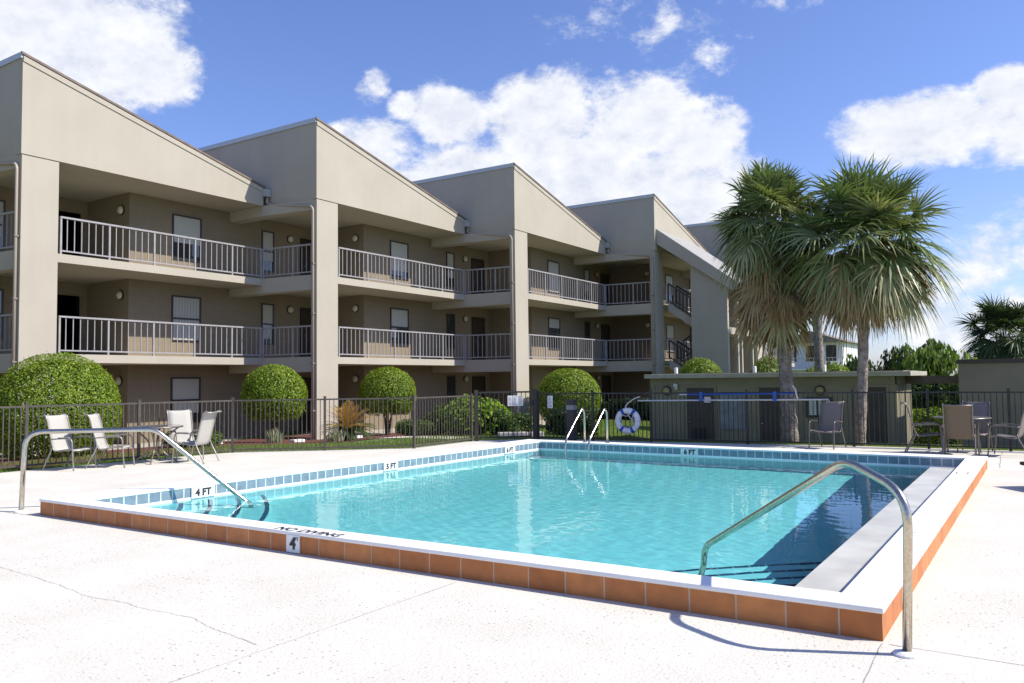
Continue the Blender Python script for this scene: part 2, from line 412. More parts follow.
def window_part(plane, a0, a1, z0, z1, pos, blind, mull=True, pm=GLASSM):
    """window on a +X wall (plane='x') ; a along y"""
    fr = MB(); t = .055
    def bx(mb, aa, za, ab, zb, d0, d1): mb.box((pos+d0, aa, za), (pos+d1, ab, zb))
    bx(fr, a0, z0, a0+t, z1, -.05, .035); bx(fr, a1-t, z0, a1, z1, -.05, .035)
    bx(fr, a0+t, z0, a1-t, z0+t, -.05, .034); bx(fr, a0+t, z1-t, a1-t, z1, -.05, .034)
    zm = (z0+z1)/2
    if mull: bx(fr, a0+t, zm-.03, a1-t, zm+.03, -.05, .03)
    w = fr.build('window', BRONZEM, apt)
    if blind:
        bz = z0+t+(z1-z0-2*t)*(1-blind)
        g = MB(); n = 9
        if blind < 1:
            bx(g, a0+t, bz, a1-t, z1-t, -.04, .008)
        else:
            for k in range(n):
                u0 = a0+t+(a1-a0-2*t)*k/n; bx(g, u0+.006, z0+t, u0+(a1-a0-2*t)/n-.006, z1-t, -.04, .008)
        g.build('blind', BLINDM, w)
    p = MB(); bx(p, a0+t, z0+t, a1-t, z1-t, -.045, .002 if blind else .012); p.build('pane', pm, w)
    return w

def door_part(pos, a0, a1, z, m=DOORM):
    f = MB(); f.box((pos-.05, a0-.07, z), (pos+.045, a0, z+2.12)).box((pos-.05, a1, z), (pos+.045, a1+.07, z+2.12)).box((pos-.05, a0, z+2.05), (pos+.044, a1, z+2.12))
    d = MB().box((pos-.05, a0, z), (pos+.02, a1, z+2.05)).build('door', m, apt)
    f.build('door_frame', BRONZEM, d)
    MB().ellip((pos+.06, a0+.1, z+.98), .04, .03, .03, 8, 6).build('door_knob', STEELM, d)

def lamp_part(c, d, m=LAMPM, r=.14):
    ax = axes((1,0,0), (0,0,1)) if d == 'y' else axes((0,1,0), (0,0,1))
    b = MB(); b.lathe([(r*1.15, 0), (r*1.15, .035), (r, .05)], n=14)
    g = MB(); g.lathe([(r, .03), (r*.95, .08), (r*.6, .13), (.01, .145)], n=14)
    def put(mb):
        q = MB()
        for v in mb.v:
            if d == 'y': q.v.append((c[0]+v[0], c[1]-v[2], c[2]+v[1]))
            else: q.v.append((c[0]+v[2], c[1]+v[0], c[2]+v[1]))
        q.f = [f[::-1] for f in mb.f] if d == 'y' else mb.f
        if d != 'y': q.f = mb.f
        return q
    l = put(b).build('wall_lamp', BRONZEM, apt)
    put(g).build('lamp_shade', m, l, smooth=True)

def railing(a, b, z, name='railing', step=.21, skip_posts=False, m=RAILM):
    """a, b plan points; baluster railing"""
    a = Vector((a[0], a[1], 0)); b = Vector((b[0], b[1], 0)); L = (b-a).length; d = (b-a).normalized()
    nrm = Vector((-d.y, d.x, 0))
    top = MB(); top.bar(a+Vector((0,0,z+1.05)), b+Vector((0,0,z+1.05)), .075, .05)
    r = top.build(name, m, apt)
    lo = MB(); lo.bar(a+Vector((0,0,z+.10)), b+Vector((0,0,z+.10)), .04, .04); lo.build('bottom_rail', m, r)
    n = max(2, round(L/step)); bl = MB(); po = MB()
    for i in range(n+1):
        p = a+d*(L*i/n)
        if i % 7 == 0 or i == n:
            q = p if 0 < i < n else p + d*(.03 if i == 0 else -.03)
            po = MB().bar(q+Vector((0,0,z)), q+Vector((0,0,z+1.025)), .05, .05, up=(0,1,0)); po.build('railing_post', m, r)
        else: bl.bar(p+Vector((0,0,z+.12)), p+Vector((0,0,z+1.025)), .023, .023, up=(0,1,0))
    bl.build('balusters', m, r)

def skew_beam(x, xn, ya, yb, z0, z1):
    w0 = x-WD+.002; x1 = xn-.03
    p = [(w0, ya-.004), (x, ya-.004), (x1, yb+.01), (x1, yb+.25), (w0, yb+.25)]
    n = len(p); vs = [(a, b, z0) for a, b in p]+[(a, b, z1) for a, b in p]
    MB().add(vs, [tuple(range(n))[::-1], tuple(range(n, 2*n))]+[(i, (i+1) % n, (i+1) % n+n, i+n) for i in range(n)]).build('edge_beam', STUCCO, apt)
for k in range(6):
    x, y, yn = BX[k], BY[k], BY[k+1]; yE = yn-.25
    xp = BX[k-1] if k else x-2.46; xn = BX[k+1] if k < 5 else x+2.44
    ze = 8.52
    # upper block: sloping parapet (gable wall, side wall, soffit)
    MB().prism_x([(y-.03, ZF), (yE, ZF), (yE, ze), (y-.03, 10.58)], -42, x+.03).build('parapet_wall', STUCCO, apt)
    sl = (10.58-ze)/(yE-y+.03)
    def zr(yy, up=0): return 10.58-sl*(yy-y+.03)+up
    # roof sheet, its brown drip edge along the gable, board under it, pale metal edge on the side wall
    rf = MB().prism_x([(y-.06, zr(y-.06, .004)), (yE+.05, zr(yE+.05, .004)), (yE+.05, zr(yE+.05, .05)), (y-.06, zr(y-.06, .05))], -42.05, x+.02).build('roof', ROOFM, apt)
    MB().prism_x([(y-.08, zr(y-.08, .002)), (yE+.08, zr(yE+.08, .002)), (yE+.08, zr(yE+.08, .07)), (y-.08, zr(y-.08, .07))], x+.034, x+.075).build('drip_edge', TRIMM, rf)
    MB().prism_x([(y-.02, zr(y-.02, -.17)), (yE, zr(yE, -.17)), (yE, zr(yE, -.022)), (y-.02, zr(y-.02, -.022))], x+.032, x+.055).build('rake_board', STUCCO, rf)
    MB().box((-42, y-.075, 10.50), (x+.03, y-.034, 10.66)).build('metal_edge', EDGEM, rf)
    # column
    MB().box((x-.26, y, -.6), (x+.008, y+.99, ZF-.015)).build('column', STUCCO, apt)
    # unit walls
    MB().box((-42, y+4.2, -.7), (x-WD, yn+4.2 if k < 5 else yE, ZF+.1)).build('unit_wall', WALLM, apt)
    # slabs
    for fz in FL:
        hh = .24
        MB().box((xp-WD-.3, y-.002, fz-hh), (x, yE-.001, fz)).build('balcony_slab', STUCCO, apt)
        if fz > 0 and k < 5:
            skew_beam(x, xn, yE, yn, fz-.52, fz-.004)
    if k < 5: skew_beam(x, xn, yE+.004, yn+.004, ZF-.36, ZF+.01)
    for fi, fz in enumerate(FL):
        # openings on the +X wall of the unit
        P = x-WD
        bl = {0: .8, 1: 1, 2: .45}[fi] if k % 2 else {0: .5, 1: 1, 2: .55}[fi]
        bl = {(1, 2): .62, (2, 1): .5, (3, 1): .3, (2, 2): .8, (3, 2): 1, (4, 2): .7, (3, 0): 0, (0, 1): .4}.get((k, fi), bl)
        window_part('x', y+5.75, y+6.9, fz+.58, fz+2.16, P, bl, mull=(fi != 2))
        window_part('x', y+9.55, y+10.15, fz+.58, fz+2.16, P, .75 if fi == 2 else (.5 if k == 1 else 0))
        if k < 5:
            door_part(P, y+11.55, y+12.45, fz)
            am = LAMPY if (k == 3 and fi == 2) else LAMPM
            lamp_part((P, y+10.95, fz+2.0), 'x', am)
            lamp_part((x-WD-.42, y+4.2, fz+2.05), 'y')
        if fi and not (k == 4):
            railing((x-.06, y+1.07), (x-.06, yE+.0), fz)
        if fi and k < 5:
            railing((x-.06, yE+.05), (xn-.10, yn+.05), fz)
        if fi and k == 4: railing((x-.06, y+1.07), (x-.06, yE), fz)
    if k < 5:
        # gutter at the low eave, pipe along the beam, downpipe on the next column
        gt = MB().box((x-8, yE+.055, 8.28), (x+.02, yE+.2, 8.42)).build('gutter', STUCCO, apt)
        MB().box((x+.02, yE-.06, 8.2), (x+.2, yE+.2, 8.46)).build('gutter_end_box', EDGEM, gt)
        dx, dy = xn-.10, yn-.075
        p = [(x+.11, yE+.12, 8.2), (x+.11, yE+.1, 7.98), (x+.4, yE+.09, 7.86), (dx-.1, dy, 7.62), (dx, dy, 7.5), (dx, dy, -.5)]
        dp = MB().tube(fillet(p, .08), .042, 8).build('downpipe', PIPEM, apt, smooth=True)
        for zz in (.6, 2.2, 3.9, 5.6): MB().box((dx-.06, dy-.052, zz), (dx+.06, dy+.07, zz+.05)).build('pipe_bracket', PIPEDM, dp)
# far doors of the very first visible recess
for fz in FL: door_part(BX[0]-WD, BY[1]+2.95, BY[1]+3.85, fz)

# stair tower in front of the fifth bay
tw = MB(); tx0, tx1, ty0, ty1 = -13.62, -11.86, 37.0, 41.2
tw.prism_y([(tx0, -.6), (tx1, -.6), (tx1, 6.05), (tx0, 7.35)], ty0, ty0+.22)
tow = tw.build('stair_tower_wall', STUCCO, apt)
MB().box((tx0+.3, ty1, -.6), (tx1-.2, ty1+.2, 6.4)).build('stair_back_wall', STUCCO, tow)
for yy in (38.55, 39.15, 40.95): MB().box((tx1-.14, yy, -.6), (tx1, yy+.16, 5.9)).build('stair_post', STUCCO, tow)
for zz in (.95, 3.65): MB().box((tx1-.3, ty0+.222, zz), (tx1+.01, 40.95, zz+.32)).build('stair_landing_edge', STUCCO, tow)
cz = lambda X: 8.95+(X+15.24)*(-.74)
cn = MB().prism_y([(-15.25, cz(-15.25)), (-11.3, cz(-11.3)), (-11.3, cz(-11.3)-.12), (-15.25, cz(-15.25)-.12)], ty0-.2, 41.9).build('stair_canopy', CANOPYM, apt)
MB().prism_y([(-15.25, cz(-15.25)-.01), (-11.32, cz(-11.32)-.01), (-11.32, cz(-11.32)-.55), (-15.25, cz(-15.25)-.75)], ty0-.26, ty0-.203).build('canopy_rake_board', STUCCO, cn)
def flight(xa, za, xb, zb, y0, y1):
    st = MB(); n = 8
    for i in range(n):
        X0 = xa+(xb-xa)*i/n; X1 = xa+(xb-xa)*(i+1)/n; z = za+(zb-za)*(i+.5)/n
        st.box((X0, y0+.06, z-.08), (X1, y1-.06, z+.02))
    f = st.build('stair_flight', STUCCO, apt)
    s2 = MB()
    for yy in (y0, y1): s2.hexa([(xa, yy-.03, za-.38), (xb, yy-.03, zb-.38), (xb, yy+.03, zb-.38), (xa, yy+.03, za-.38), (xa, yy-.03, za+.05), (xb, yy-.03, zb+.05), (xb, yy+.03, zb+.05), (xa, yy+.03, za+.05)])
    s2.build('stringer', STUCCO, f)
    h = MB()
    for yy in (y0, y1):
        h.bar((xa, yy, za+1.0), (xb, yy, zb+1.0), .07, .08); h.bar((xa, yy, za+.16), (xb, yy, zb+.16), .05, .05)
        for i in range(12):
            t = i/11; X = xa+(xb-xa)*t; z = za+(zb-za)*t; h.bar((X, yy, z+.1), (X, yy, z+1.0), .035 if i % 4 else .06, None, up=(0,1,0))
    h.build('stair_railing', DARKRAILM, f)
for top in (5.27, 2.46):
    mid = top-1.405
    flight(-14.95, top, -12.9, mid, 37.45, 38.55)
    flight(-12.9, mid, -14.95, top-2.81, 39.3, 40.4)
    MB().box((-12.9, 37.3, mid-.2), (-12.0, 40.9, mid)).build('stair_landing', STUCCO, apt)

# ------------------------------------------------------------------ pool
NL, NR, FR, FLc = Vector((-9.74, 5.42)), Vector((-1.08, 5.56)), Vector((-.97, 15.50)), Vector((-9.38, 15.62))
ONL, ONR, OFR, OFL = Vector((-10.32, 5.17)), Vector((-.79, 5.30)), Vector((-.66, 15.93)), Vector((-9.95, 16.05))
inner = [NL, NR, FR, FLc]; outer = [ONL, ONR, OFR, OFL]
CT = .20; WATER = .015
pool = empty('swimming_pool', (-5.3, 10.5, 0), label='raised rectangular swimming pool with white coping and orange tiled outer face', cat='pool')
cp = MB()
for i in range(4):
    j = (i+1) % 4; a, b, c, d = outer[i], outer[j], inner[j], inner[i]
    lip = lambda p, q: p
    cp.hexa([(*a, CT-.045), (*b, CT-.045), (*c, CT-.045), (*d, CT-.045), (*a, CT), (*b, CT), (*c, CT), (*d, CT)])
# coping as one ring mesh
bm = bmesh.new()
def ring(z0, z1, outl, inl):
    vo0 = [bm.verts.new((*p, z0)) for p in outl]; vo1 = [bm.verts.new((*p, z1)) for p in outl]
    vi0 = [bm.verts.new((*p, z0)) for p in inl]; vi1 = [bm.verts.new((*p, z1)) for p in inl]
    for i in range(4):
        j = (i+1) % 4
        bm.faces.new((vo0[i], vo0[j], vo1[j], vo1[i])); bm.faces.new((vi0[j], vi0[i], vi1[i], vi1[j]))
        bm.faces.new((vo1[i], vo1[j], vi1[j], vi1[i])); bm.faces.new((vo0[j], vo0[i], vi0[i], vi0[j]))
ring(CT-.035, CT, outer, inner)
me = D.meshes.new('coping'); bm.to_mesh(me); bm.free(); me.materials.append(COPINGM)
coping = D.objects.new('coping', me); COL.objects.link(coping); coping.parent = pool; coping.matrix_parent_inverse = pool.matrix_basis.inverted()
bv = coping.modifiers.new('bevel', 'BEVEL'); bv.width = .012; bv.segments = 3
def inset(poly, d):
    c = sum(poly, Vector((0, 0)))/4; out = []
    n = len(poly)
    for i in range(n):
        p0, p, p1 = poly[i-1], poly[i], poly[(i+1) % n]
        e0 = (p-p0).normalized(); e1 = (p1-p).normalized()
        n0 = Vector((-e0.y, e0.x)); n1 = Vector((-e1.y, e1.x))
        out.append(p+(n0+n1)*d/(1+n0.dot(n1)))
    return out
to = inset(outer, .012)
tf = MB()
for i in (0, 1, 2, 3): tf.wall_uv(to[i], to[(i+1) % 4], -.02, CT-.034, .0 if i else .02)
tf.build('terracotta_face', TERRATILE, pool)
ti = inset(inner, -.008)
tb = MB()
for i in range(4): tb.wall_uv(ti[(i+1) % 4], ti[i], WATER+.022, CT-.034, 0)
tb.build('waterline_tiles', BLUETILE, pool)
# white bond line under the tiles is the plaster shell itself
def floor_z(y): return -.74-.06*max(0, y-7)
sh = MB(); wl = inset(inner, -.004)
ys = [0, .15, .3, .5, .7, 1]
nseg = 6
L_ = [wl[0].lerp(wl[3], t) for t in ys]; Rr = [wl[1].lerp(wl[2], t) for t in ys]
o = 0
vs = [(*p, floor_z(p.y)) for p in L_]+[(*p, floor_z(p.y)) for p in Rr]
fs = [(i, i+6, i+7, i+1) for i in range(5)]
top = [(*p, WATER+.024) for p in L_]+[(*p, WATER+.024) for p in Rr]
vs += top
fs += [(12+i, i, i+1, 12+i+1) for i in range(5)]+[(18+i+1, 6+i+1, 6+i, 18+i) for i in range(5)]
fs += [(12, 18, 6, 0), (17, 11, 23, 17)[:3]+(23,)]
fs[-1] = (5, 11, 23, 17)
sh.add(vs, fs)
sh.build('pool_shell', PLASTERM, pool)
# right hand ledge just under the surface
MB().hexa([(NR.x-.46, NR.y+.0, -2), (NR.x+.0, NR.y, -2), (FR.x, FR.y, -2), (FR.x-.52, FR.y, -2),
           (NR.x-.46, NR.y+.0, WATER+.014), (NR.x, NR.y, WATER+.014), (FR.x, FR.y, WATER+.014), (FR.x-.52, FR.y, WATER+.014)]).build('pool_ledge', LEDGEM, pool)
# quarter round corner steps, dark tiled nosings
def steps(corner, a0, a1, radii):
    for r, z in radii:
        n = 28; mb = MB()
        e0 = Vector((r*math.cos(a0), r*math.sin(a0))); e1 = Vector((r*math.cos(a1), r*math.sin(a1)))
        pts = [corner+(e0.lerp(e1, i/n))*.72+Vector((r*math.cos(a0+(a1-a0)*i/n), r*math.sin(a0+(a1-a0)*i/n)))*.28 for i in range(n+1)]
        m = len(pts)
        v = [(corner.x, corner.y, z)]+[(*p, z) for p in pts]+[(*p, floor_z(7)-.1) for p in pts]
        f = [(0, i+1, i+2) for i in range(n)]+[(1+m+i, 1+m+i+1, 2+i, 1+i) for i in range(n)]
        mb.add(v, f); st = mb.build('pool_step', PLASTERM, pool)
        no = MB(); u = 0
        pin = [corner+(p-corner)*((r-.07)/r) for p in pts]
        oo = 0
        for i in range(n):
            oo = len(no.v); du = (pts[i+1]-pts[i]).length
            no.v += [(*pin[i], z+.004), (*pts[i], z+.004), (*pts[i+1], z+.004), (*pin[i+1], z+.004)]; no.f.append((oo, oo+1, oo+2, oo+3))
            for q, uv in enumerate([(u, .1), (u, .16), (u+du, .16), (u+du, .1)]): no.uv[oo+q] = uv
            oo = len(no.v)
            qq = [corner+(p-corner)*((r+.004)/r) for p in (pts[i], pts[i+1])]
            no.v += [(*qq[0], z-.06), (*qq[1], z-.06), (*qq[1], z+.004), (*qq[0], z+.004)]; no.f.append((oo, oo+1, oo+2, oo+3))
            for q, uv in enumerate([(u, .1), (u+du, .1), (u+du, .16), (u, .16)]): no.uv[oo+q] = uv
            u += du
        no.build('step_nosing', NOSINGM, st)
steps(NL, 0, math.pi/2, [(1.35, -.14), (1.80, -.28), (2.25, -.42), (2.70, -.56)])
steps(NR, math.pi/2, math.pi, [(1.35, -.14), (1.80, -.28), (2.25, -.42), (2.70, -.56)])
# depth markers
def marker(txt, p, along, nrm, w, h, z, size):
    """white tile with black lettering on a vertical face; along = reading direction"""
    p = Vector((*p, z)); al = Vector((*along, 0)).normalized(); nn = Vector((*nrm, 0)).normalized()
    a = p-al*w/2; b = p+al*w/2
    mb = MB(); mb.hexa([a+nn*.002-Vector((0,0,h/2)), b+nn*.002-Vector((0,0,h/2)), b-nn*.01-Vector((0,0,h/2)), a-nn*.01-Vector((0,0,h/2)),
                        a+nn*.004+Vector((0,0,h/2)), b+nn*.004+Vector((0,0,h/2)), b-nn*.01+Vector((0,0,h/2)), a-nn*.01+Vector((0,0,h/2))])
    t = mb.build('depth_marker', WHITEM, pool)
    text_mesh(txt, size, 'lettering', BLACKM, t, p+nn*.0055, axes(al, (0,0,1)), offset=.006)
    return t
lw = (FLc-NL).normalized(); fw = (FR-FLc).normalized()
ln = Vector((lw.y, -lw.x)); fn = Vector((fw.y, -fw.x))
def on(a, d, t, n, off=.009): return a+d*t+n*off
marker('4 FT', on(NL, lw, 1.62, ln), lw, ln, .36, .14, .095, .13)
marker('5 FT', on(NL, lw, 5.35, ln), lw, ln, .36, .14, .095, .13)
marker('6 FT', on(NL, lw, 9.0, ln), lw, ln, .36, .14, .095, .13)
marker('6 FT', on(FLc, fw, 3.55, fn), fw, fn, .36, .14, .095, .13)
t4 = marker('4', (-5.85, 5.229), (1, .0136), (.0136, -1), .175, .16, .088, .15)
text_mesh('FT', .045, 'lettering', BLACKM, t4, Vector((-5.795, 5.221, .135)), axes((1, .0136, 0), (0,0,1)))
text_mesh('NO DIVING', .16, 'no_diving_lettering', BLACKM, pool, Vector((-5.72, 5.30, CT+.001)), axes((1, .0136, 0), (-.0136, 1, 0)), ext=.0005, offset=.006)
text_mesh('4 FT', .12, 'depth_lettering', BLACKM, pool, Vector((-.93, 7.9, CT+.001)), axes((.013, 1, 0), (-1, .013, 0)), ext=.0005)
fr = MB()
for a, b in (((-.94, 12.95), (-.94, 13.2)), ((-.80, 12.95), (-.80, 13.2))): fr.box((a[0], a[1], CT+.0005), (a[0]+.012, b[1], CT+.002))
for yy in (12.95, 13.19): fr.box((-.928, yy, CT+.0005), (-.80, yy+.012, CT+.002))
fr.build('coping_mark', BLACKM, pool)

# water : real rippled surface
def water_material():
    m = D.materials.new('pool_water'); m.use_nodes = True; N = m.node_tree.nodes; L = m.node_tree.links; N.clear()
    out = N.new('ShaderNodeOutputMaterial')
    rf = N.new('ShaderNodeBsdfRefraction'); rf.inputs['IOR'].default_value = 1.31; rf.inputs['Roughness'].default_value = 0
    rf.inputs['Color'].default_value = (.50, .965, 1, 1)
    gl = N.new('ShaderNodeBsdfGlossy'); gl.inputs['Roughness'].default_value = 0
    fr = N.new('ShaderNodeFresnel'); fr.inputs['IOR'].default_value = 1.333
    mx = N.new('ShaderNodeMixShader'); L.new(fr.outputs[0], mx.inputs[0]); L.new(rf.outputs[0], mx.inputs[1]); L.new(gl.outputs[0], mx.inputs[2])
    L.new(mx.outputs[0], out.inputs['Surface'])
    return m
nx, ny = 320, 370
u, v = np.meshgrid(np.linspace(0, 1, nx), np.linspace(0, 1, ny)); u = u.ravel()[:, None]; v = v.ravel()[:, None]
wq = inset([NL, NR-Vector((.457, 0)), FR-Vector((.517, 0)), FLc], -.003); q = [np.array(p) for p in wq]
XY = (1-u)*(1-v)*q[0]+u*(1-v)*q[1]+u*v*q[2]+(1-u)*v*q[3]
Z = np.zeros(len(XY))
for i in range(46):
    lam = RNG.uniform(.11, .36); kx = 2*math.pi/lam; th = RNG.normal(.5, 1.1)
    amp = .00034*lam**1.05*RNG.uniform(.5, 1.3)
    Z += amp*np.sin(kx*(XY[:, 0]*math.cos(th)+XY[:, 1]*math.sin(th))+RNG.uniform(0, 6.3)+.6*np.sin(XY[:, 0]*1.3+i)+.6*np.sin(XY[:, 1]*1.1+2*i))
ii = np.arange(nx*ny).reshape(ny, nx)
F = np.stack([ii[:-1, :-1], ii[:-1, 1:], ii[1:, 1:], ii[1:, :-1]], -1).reshape(-1, 4)
water = np_mesh('water', np.column_stack([XY, WATER+Z]), F, water_material(), smooth=True)
tag(water, kind='structure'); water['label'] = 'clear rippled turquoise pool water'
water.cycles.is_caustics_caster = True
for o_ in list(pool.children_recursive):
    o_.cycles.is_caustics_receiver = True

# ------------------------------------------------------------------ deck, lawn, mulch
DECK = [(14, -14), (14, 20.0), (1.5, 19.95), (-.4, 19.75), (-3.5, 19.62), (-8.0, 18.88), (-10.55, 18.62), (-11.25, 18.45), (-12.45, 17.3), (-12.45, 14.75),
        (-15.55, 12.1), (-15.9, 7.9), (-16.3, -14)]
DECK = DECK[::-1]
bm = bmesh.new()
def loop(pts, z=0):
    vv = [bm.verts.new((*p, z)) for p in pts]
    return [bm.edges.new((vv[i], vv[(i+1) % len(vv)])) for i in range(len(vv))]
hole = inset(outer, .03)
es = loop(DECK)+loop(hole)
bmesh.ops.triangle_fill(bm, use_beauty=True, use_dissolve=False, edges=es)
for f in bm.faces:
    if f.normal.z < 0: f.normal_flip()
# curb skirt down the outside
pv = [bm.verts.new((*p, 0)) for p in DECK]; pl = [bm.verts.new((*p, -.25)) for p in DECK]
for i in range(len(DECK)):
    j = (i+1) % len(DECK); bm.faces.new((pv[i], pv[j], pl[j], pl[i]))
# joints and cracks, 3 mm strips
def strip(pts, w, z=.003):
    P = [Vector(p) for p in pts]
    vv = []
    for i, p in enumerate(P):
        t = (P[min(i+1, len(P)-1)]-P[max(i-1, 0)]).normalized(); n = Vector((-t.y, t.x)); k = w*(random.uniform(.5, 1.2) if w < .01 else 1)
        vv.append((bm.verts.new((*(p-n*k/2), z)), bm.verts.new((*(p+n*k/2), z))))
    for i in range(len(P)-1):
        f = bm.faces.new((vv[i][0], vv[i+1][0], vv[i+1][1], vv[i][1])); f.material_index = 1
        if f.normal.z < 0: f.normal_flip()
def wob(a, b, n, s):
    a = Vector(a); b = Vector(b); t = (b-a).normalized(); nn = Vector((-t.y, t.x)); out = []; w = 0
    for i in range(n+1):
        w = w*.8+random.uniform(-s, s); out.append(a.lerp(b, i/n)+nn*w*(0 if i in (0, n) else 1))
    return out
JOINTS = [((-.80, 5.27), (-.70, 2.0), .008), ((-.76, 5.27), (6, 5.25), .008), ((-.62, 15.6), (3, 15.66), .012), ((-.5, 16), (-.55, 19.4), .012),
          ((-10.4, 5.1), (-16, 4.95), .010), ((-3.88, 5.15), (-4.02, -3), .004)]
for a, b, w in JOINTS: strip(wob(a, b, 30, .006), w)
CR = [(-9.5, 3.75), (-8.6, 3.56), (-7.69, 3.53), (-7.03, 3.5), (-6.58, 3.47), (-6.1, 3.4), (-5.68, 3.43), (-5.29, 3.42), (-4.89, 3.46), (-4.5, 3.37), (-4.02, 3.31)]
for q_ in range(len(CR)-1): strip(wob(CR[q_], CR[q_+1], 14, .006), .0045)
me = D.meshes.new('pool_deck'); bm.to_mesh(me); bm.free(); me.materials.append(DECKM); me.materials.append(CRACKM)
deck = D.objects.new('pool_deck', me); COL.objects.link(deck); tag(deck, kind='structure')

DP = np.array(DECK)
def deck_dist(X, Y):
    """signed distance to the deck outline (positive outside)"""
    P = np.column_stack([X, Y]); best = np.full(len(P), 1e9); inside = np.zeros(len(P), bool); n = len(DP)
    for i in range(n):
        a = DP[i]; b = DP[(i+1) % n]; ab = b-a; t = np.clip(((P-a)@ab)/(ab@ab), 0, 1)
        best = np.minimum(best, np.linalg.norm(P-(a+t[:, None]*ab), axis=1))
        c = (a[1] > P[:, 1]) != (b[1] > P[:, 1])
        with np.errstate(divide='ignore', invalid='ignore'):
            xi = (b[0]-a[0])*(P[:, 1]-a[1])/(b[1]-a[1])+a[0]
        inside ^= c & (P[:, 0] < xi)
    return np.where(inside, -best, best)
def sstep(a, b, x): t = np.clip((x-a)/(b-a), 0, 1); return t*t*(3-2*t)
def ground(X, Y):
    X = np.atleast_1d(np.asarray(X, float)); Y = np.atleast_1d(np.asarray(Y, float))
    d = deck_dist(X, Y); back = sstep(-14.5, -10, X)*sstep(16, 19, Y)
    z = -.035-.33*sstep(1.4, 9, d)-.30*back*sstep(.5, 4.5, d)
    z = z+.02*np.sin(X*.9+Y*.5)*sstep(1, 4, d)
    return np.where(d < -.3, -.30, z)
def axis_pts(lo, hi, c0, c1, st):
    a = list(np.arange(c0, c1, st)); x = c1; s = st
    while x < hi: a.append(x); s *= 1.35; x += s
    a.append(hi); x = c0; s = st; pre = []
    while True:
        s *= 1.35; x -= s
        if x < lo: break
        pre.append(x)
    return np.array([lo]+pre[::-1]+a)
gx = axis_pts(-1500, 1500, -28, 8, .35); gy = axis_pts(-1500, 1500, -6, 44, .35)
GX, GY = np.meshgrid(gx, gy); gz = ground(GX.ravel(), GY.ravel())
dd = deck_dist(GX.ravel(), GY.ravel()).reshape(GX.shape)
ii = np.arange(GX.size).reshape(GX.shape)
F = np.stack([ii[:-1, :-1], ii[:-1, 1:], ii[1:, 1:], ii[1:, :-1]], -1).reshape(-1, 4)
keep = np.minimum.reduce([dd[:-1, :-1], dd[:-1, 1:], dd[1:, 1:], dd[1:, :-1]]).ravel() > -1.0
lawn = np_mesh('lawn', np.column_stack([GX.ravel(), GY.ravel(), gz]), F[keep], LAWNM, smooth=True); tag(lawn, kind='structure')
def patch(name, x0, x1, y0, y1, m, st=.25, lift=.018, test=None):
    X, Y = np.meshgrid(np.arange(x0, x1+st, st), np.arange(y0, y1+st, st)); z = ground(X.ravel(), Y.ravel())+lift
    ii = np.arange(X.size).reshape(X.shape); F = np.stack([ii[:-1, :-1], ii[:-1, 1:], ii[1:, 1:], ii[1:, :-1]], -1).reshape(-1, 4)
    if test is not None:
        ok = test(X.ravel(), Y.ravel()); F = F[ok[F].all(1)]
    return np_mesh(name, np.column_stack([X.ravel(), Y.ravel(), z]), F, m, smooth=True)
mul = patch('mulch_bed', -22.5, -15, 4, 27, MULCHM, test=lambda X, Y: (deck_dist(X, Y) > .75+.2*np.sin(Y*1.3)+1.7*sstep(11, 14, Y)) & (X < -16.2+.0*Y)); tag(mul, kind='structure')
walk = patch('concrete_path', -16.2, -13.6, 17.6, 18.6, DECKM, lift=.02); tag(walk, kind='structure')

# ------------------------------------------------------------------ fences
def fence(name, pts, label, m, h=1.19, post_h=1.25, seg=2.0, gap=.105, posts=True, post_w=.055, lastpost=True):
    root = empty(name, (*pts[0], 0), label=label, cat='fence')
    for s in range(len(pts)-1):
        a = Vector((*pts[s], 0)); b = Vector((*pts[s+1], 0)); L = (b-a).length; n = max(1, round(L/seg)); d = (b-a)/n; u = d.normalized()
        for i in range(n):
            p = a+d*i; q = p+d; pn = MB()
            for z in (h, .07): pn.bar(p+u*.03+Vector((0,0,z)), q-u*.03+Vector((0,0,z)), .028, .035)
            k = round(d.length/gap)
            for j in range(1, k): 
                c = p+d*(j/k); pn.bar(c+Vector((0,0,.07)), c+Vector((0,0,h)), .017, .017, up=u)
            pn.build('fence_panel', m, root)
            po = MB(); po.bar(p+Vector((0,0,-.1)), p+Vector((0,0,post_h)), post_w, post_w, up=u)
            po.bar(p+Vector((0,0,post_h)), p+Vector((0,0,post_h+.015)), post_w+.012, post_w+.012, up=u); po.build('fence_post', m, root)
        if s == len(pts)-2 and lastpost: MB().bar(b+Vector((0,0,-.1)), b+Vector((0,0,post_h)), post_w, post_w, up=u).build('fence_post', m, root)
    return root
fence('pool_fence', [(-16.75, -3.2), (-16.15, 7.84), (-15.4, 11.97), (-12.3, 14.70), (-12.32, 17.05)], 'bronze metal picket fence along the left deck edge in front of the round shrubs', FENCEM, seg=1.75)
fence('pool_fence', [(-11.05, 18.32), (-8.0, 18.72), (-3.4, 19.44), (-.4, 19.58), (7, 19.75)], 'black metal picket fence between the far pool end and the olive pump house', FENCEDM, h=1.22, post_h=1.29, seg=1.95, gap=.108)
g = empty('pool_gate', (-12.28, 17.2, 0), label='closed metal picket gate with a white rules sign, set at the bend of the fence', cat='gate')
a, b = Vector((-12.25, 17.17, 0)), Vector((-11.12, 18.27, 0)); u = (b-a).normalized()
pn = MB()
for z in (1.27, .09): pn.bar(a+u*.07+Vector((0,0,z)), b-u*.09+Vector((0,0,z)), .032, .045)
for j in range(1, 13):
    c = a.lerp(b, j/13); pn.bar(c+Vector((0,0,.09)), c+Vector((0,0,1.27)), .018, .018, up=u)
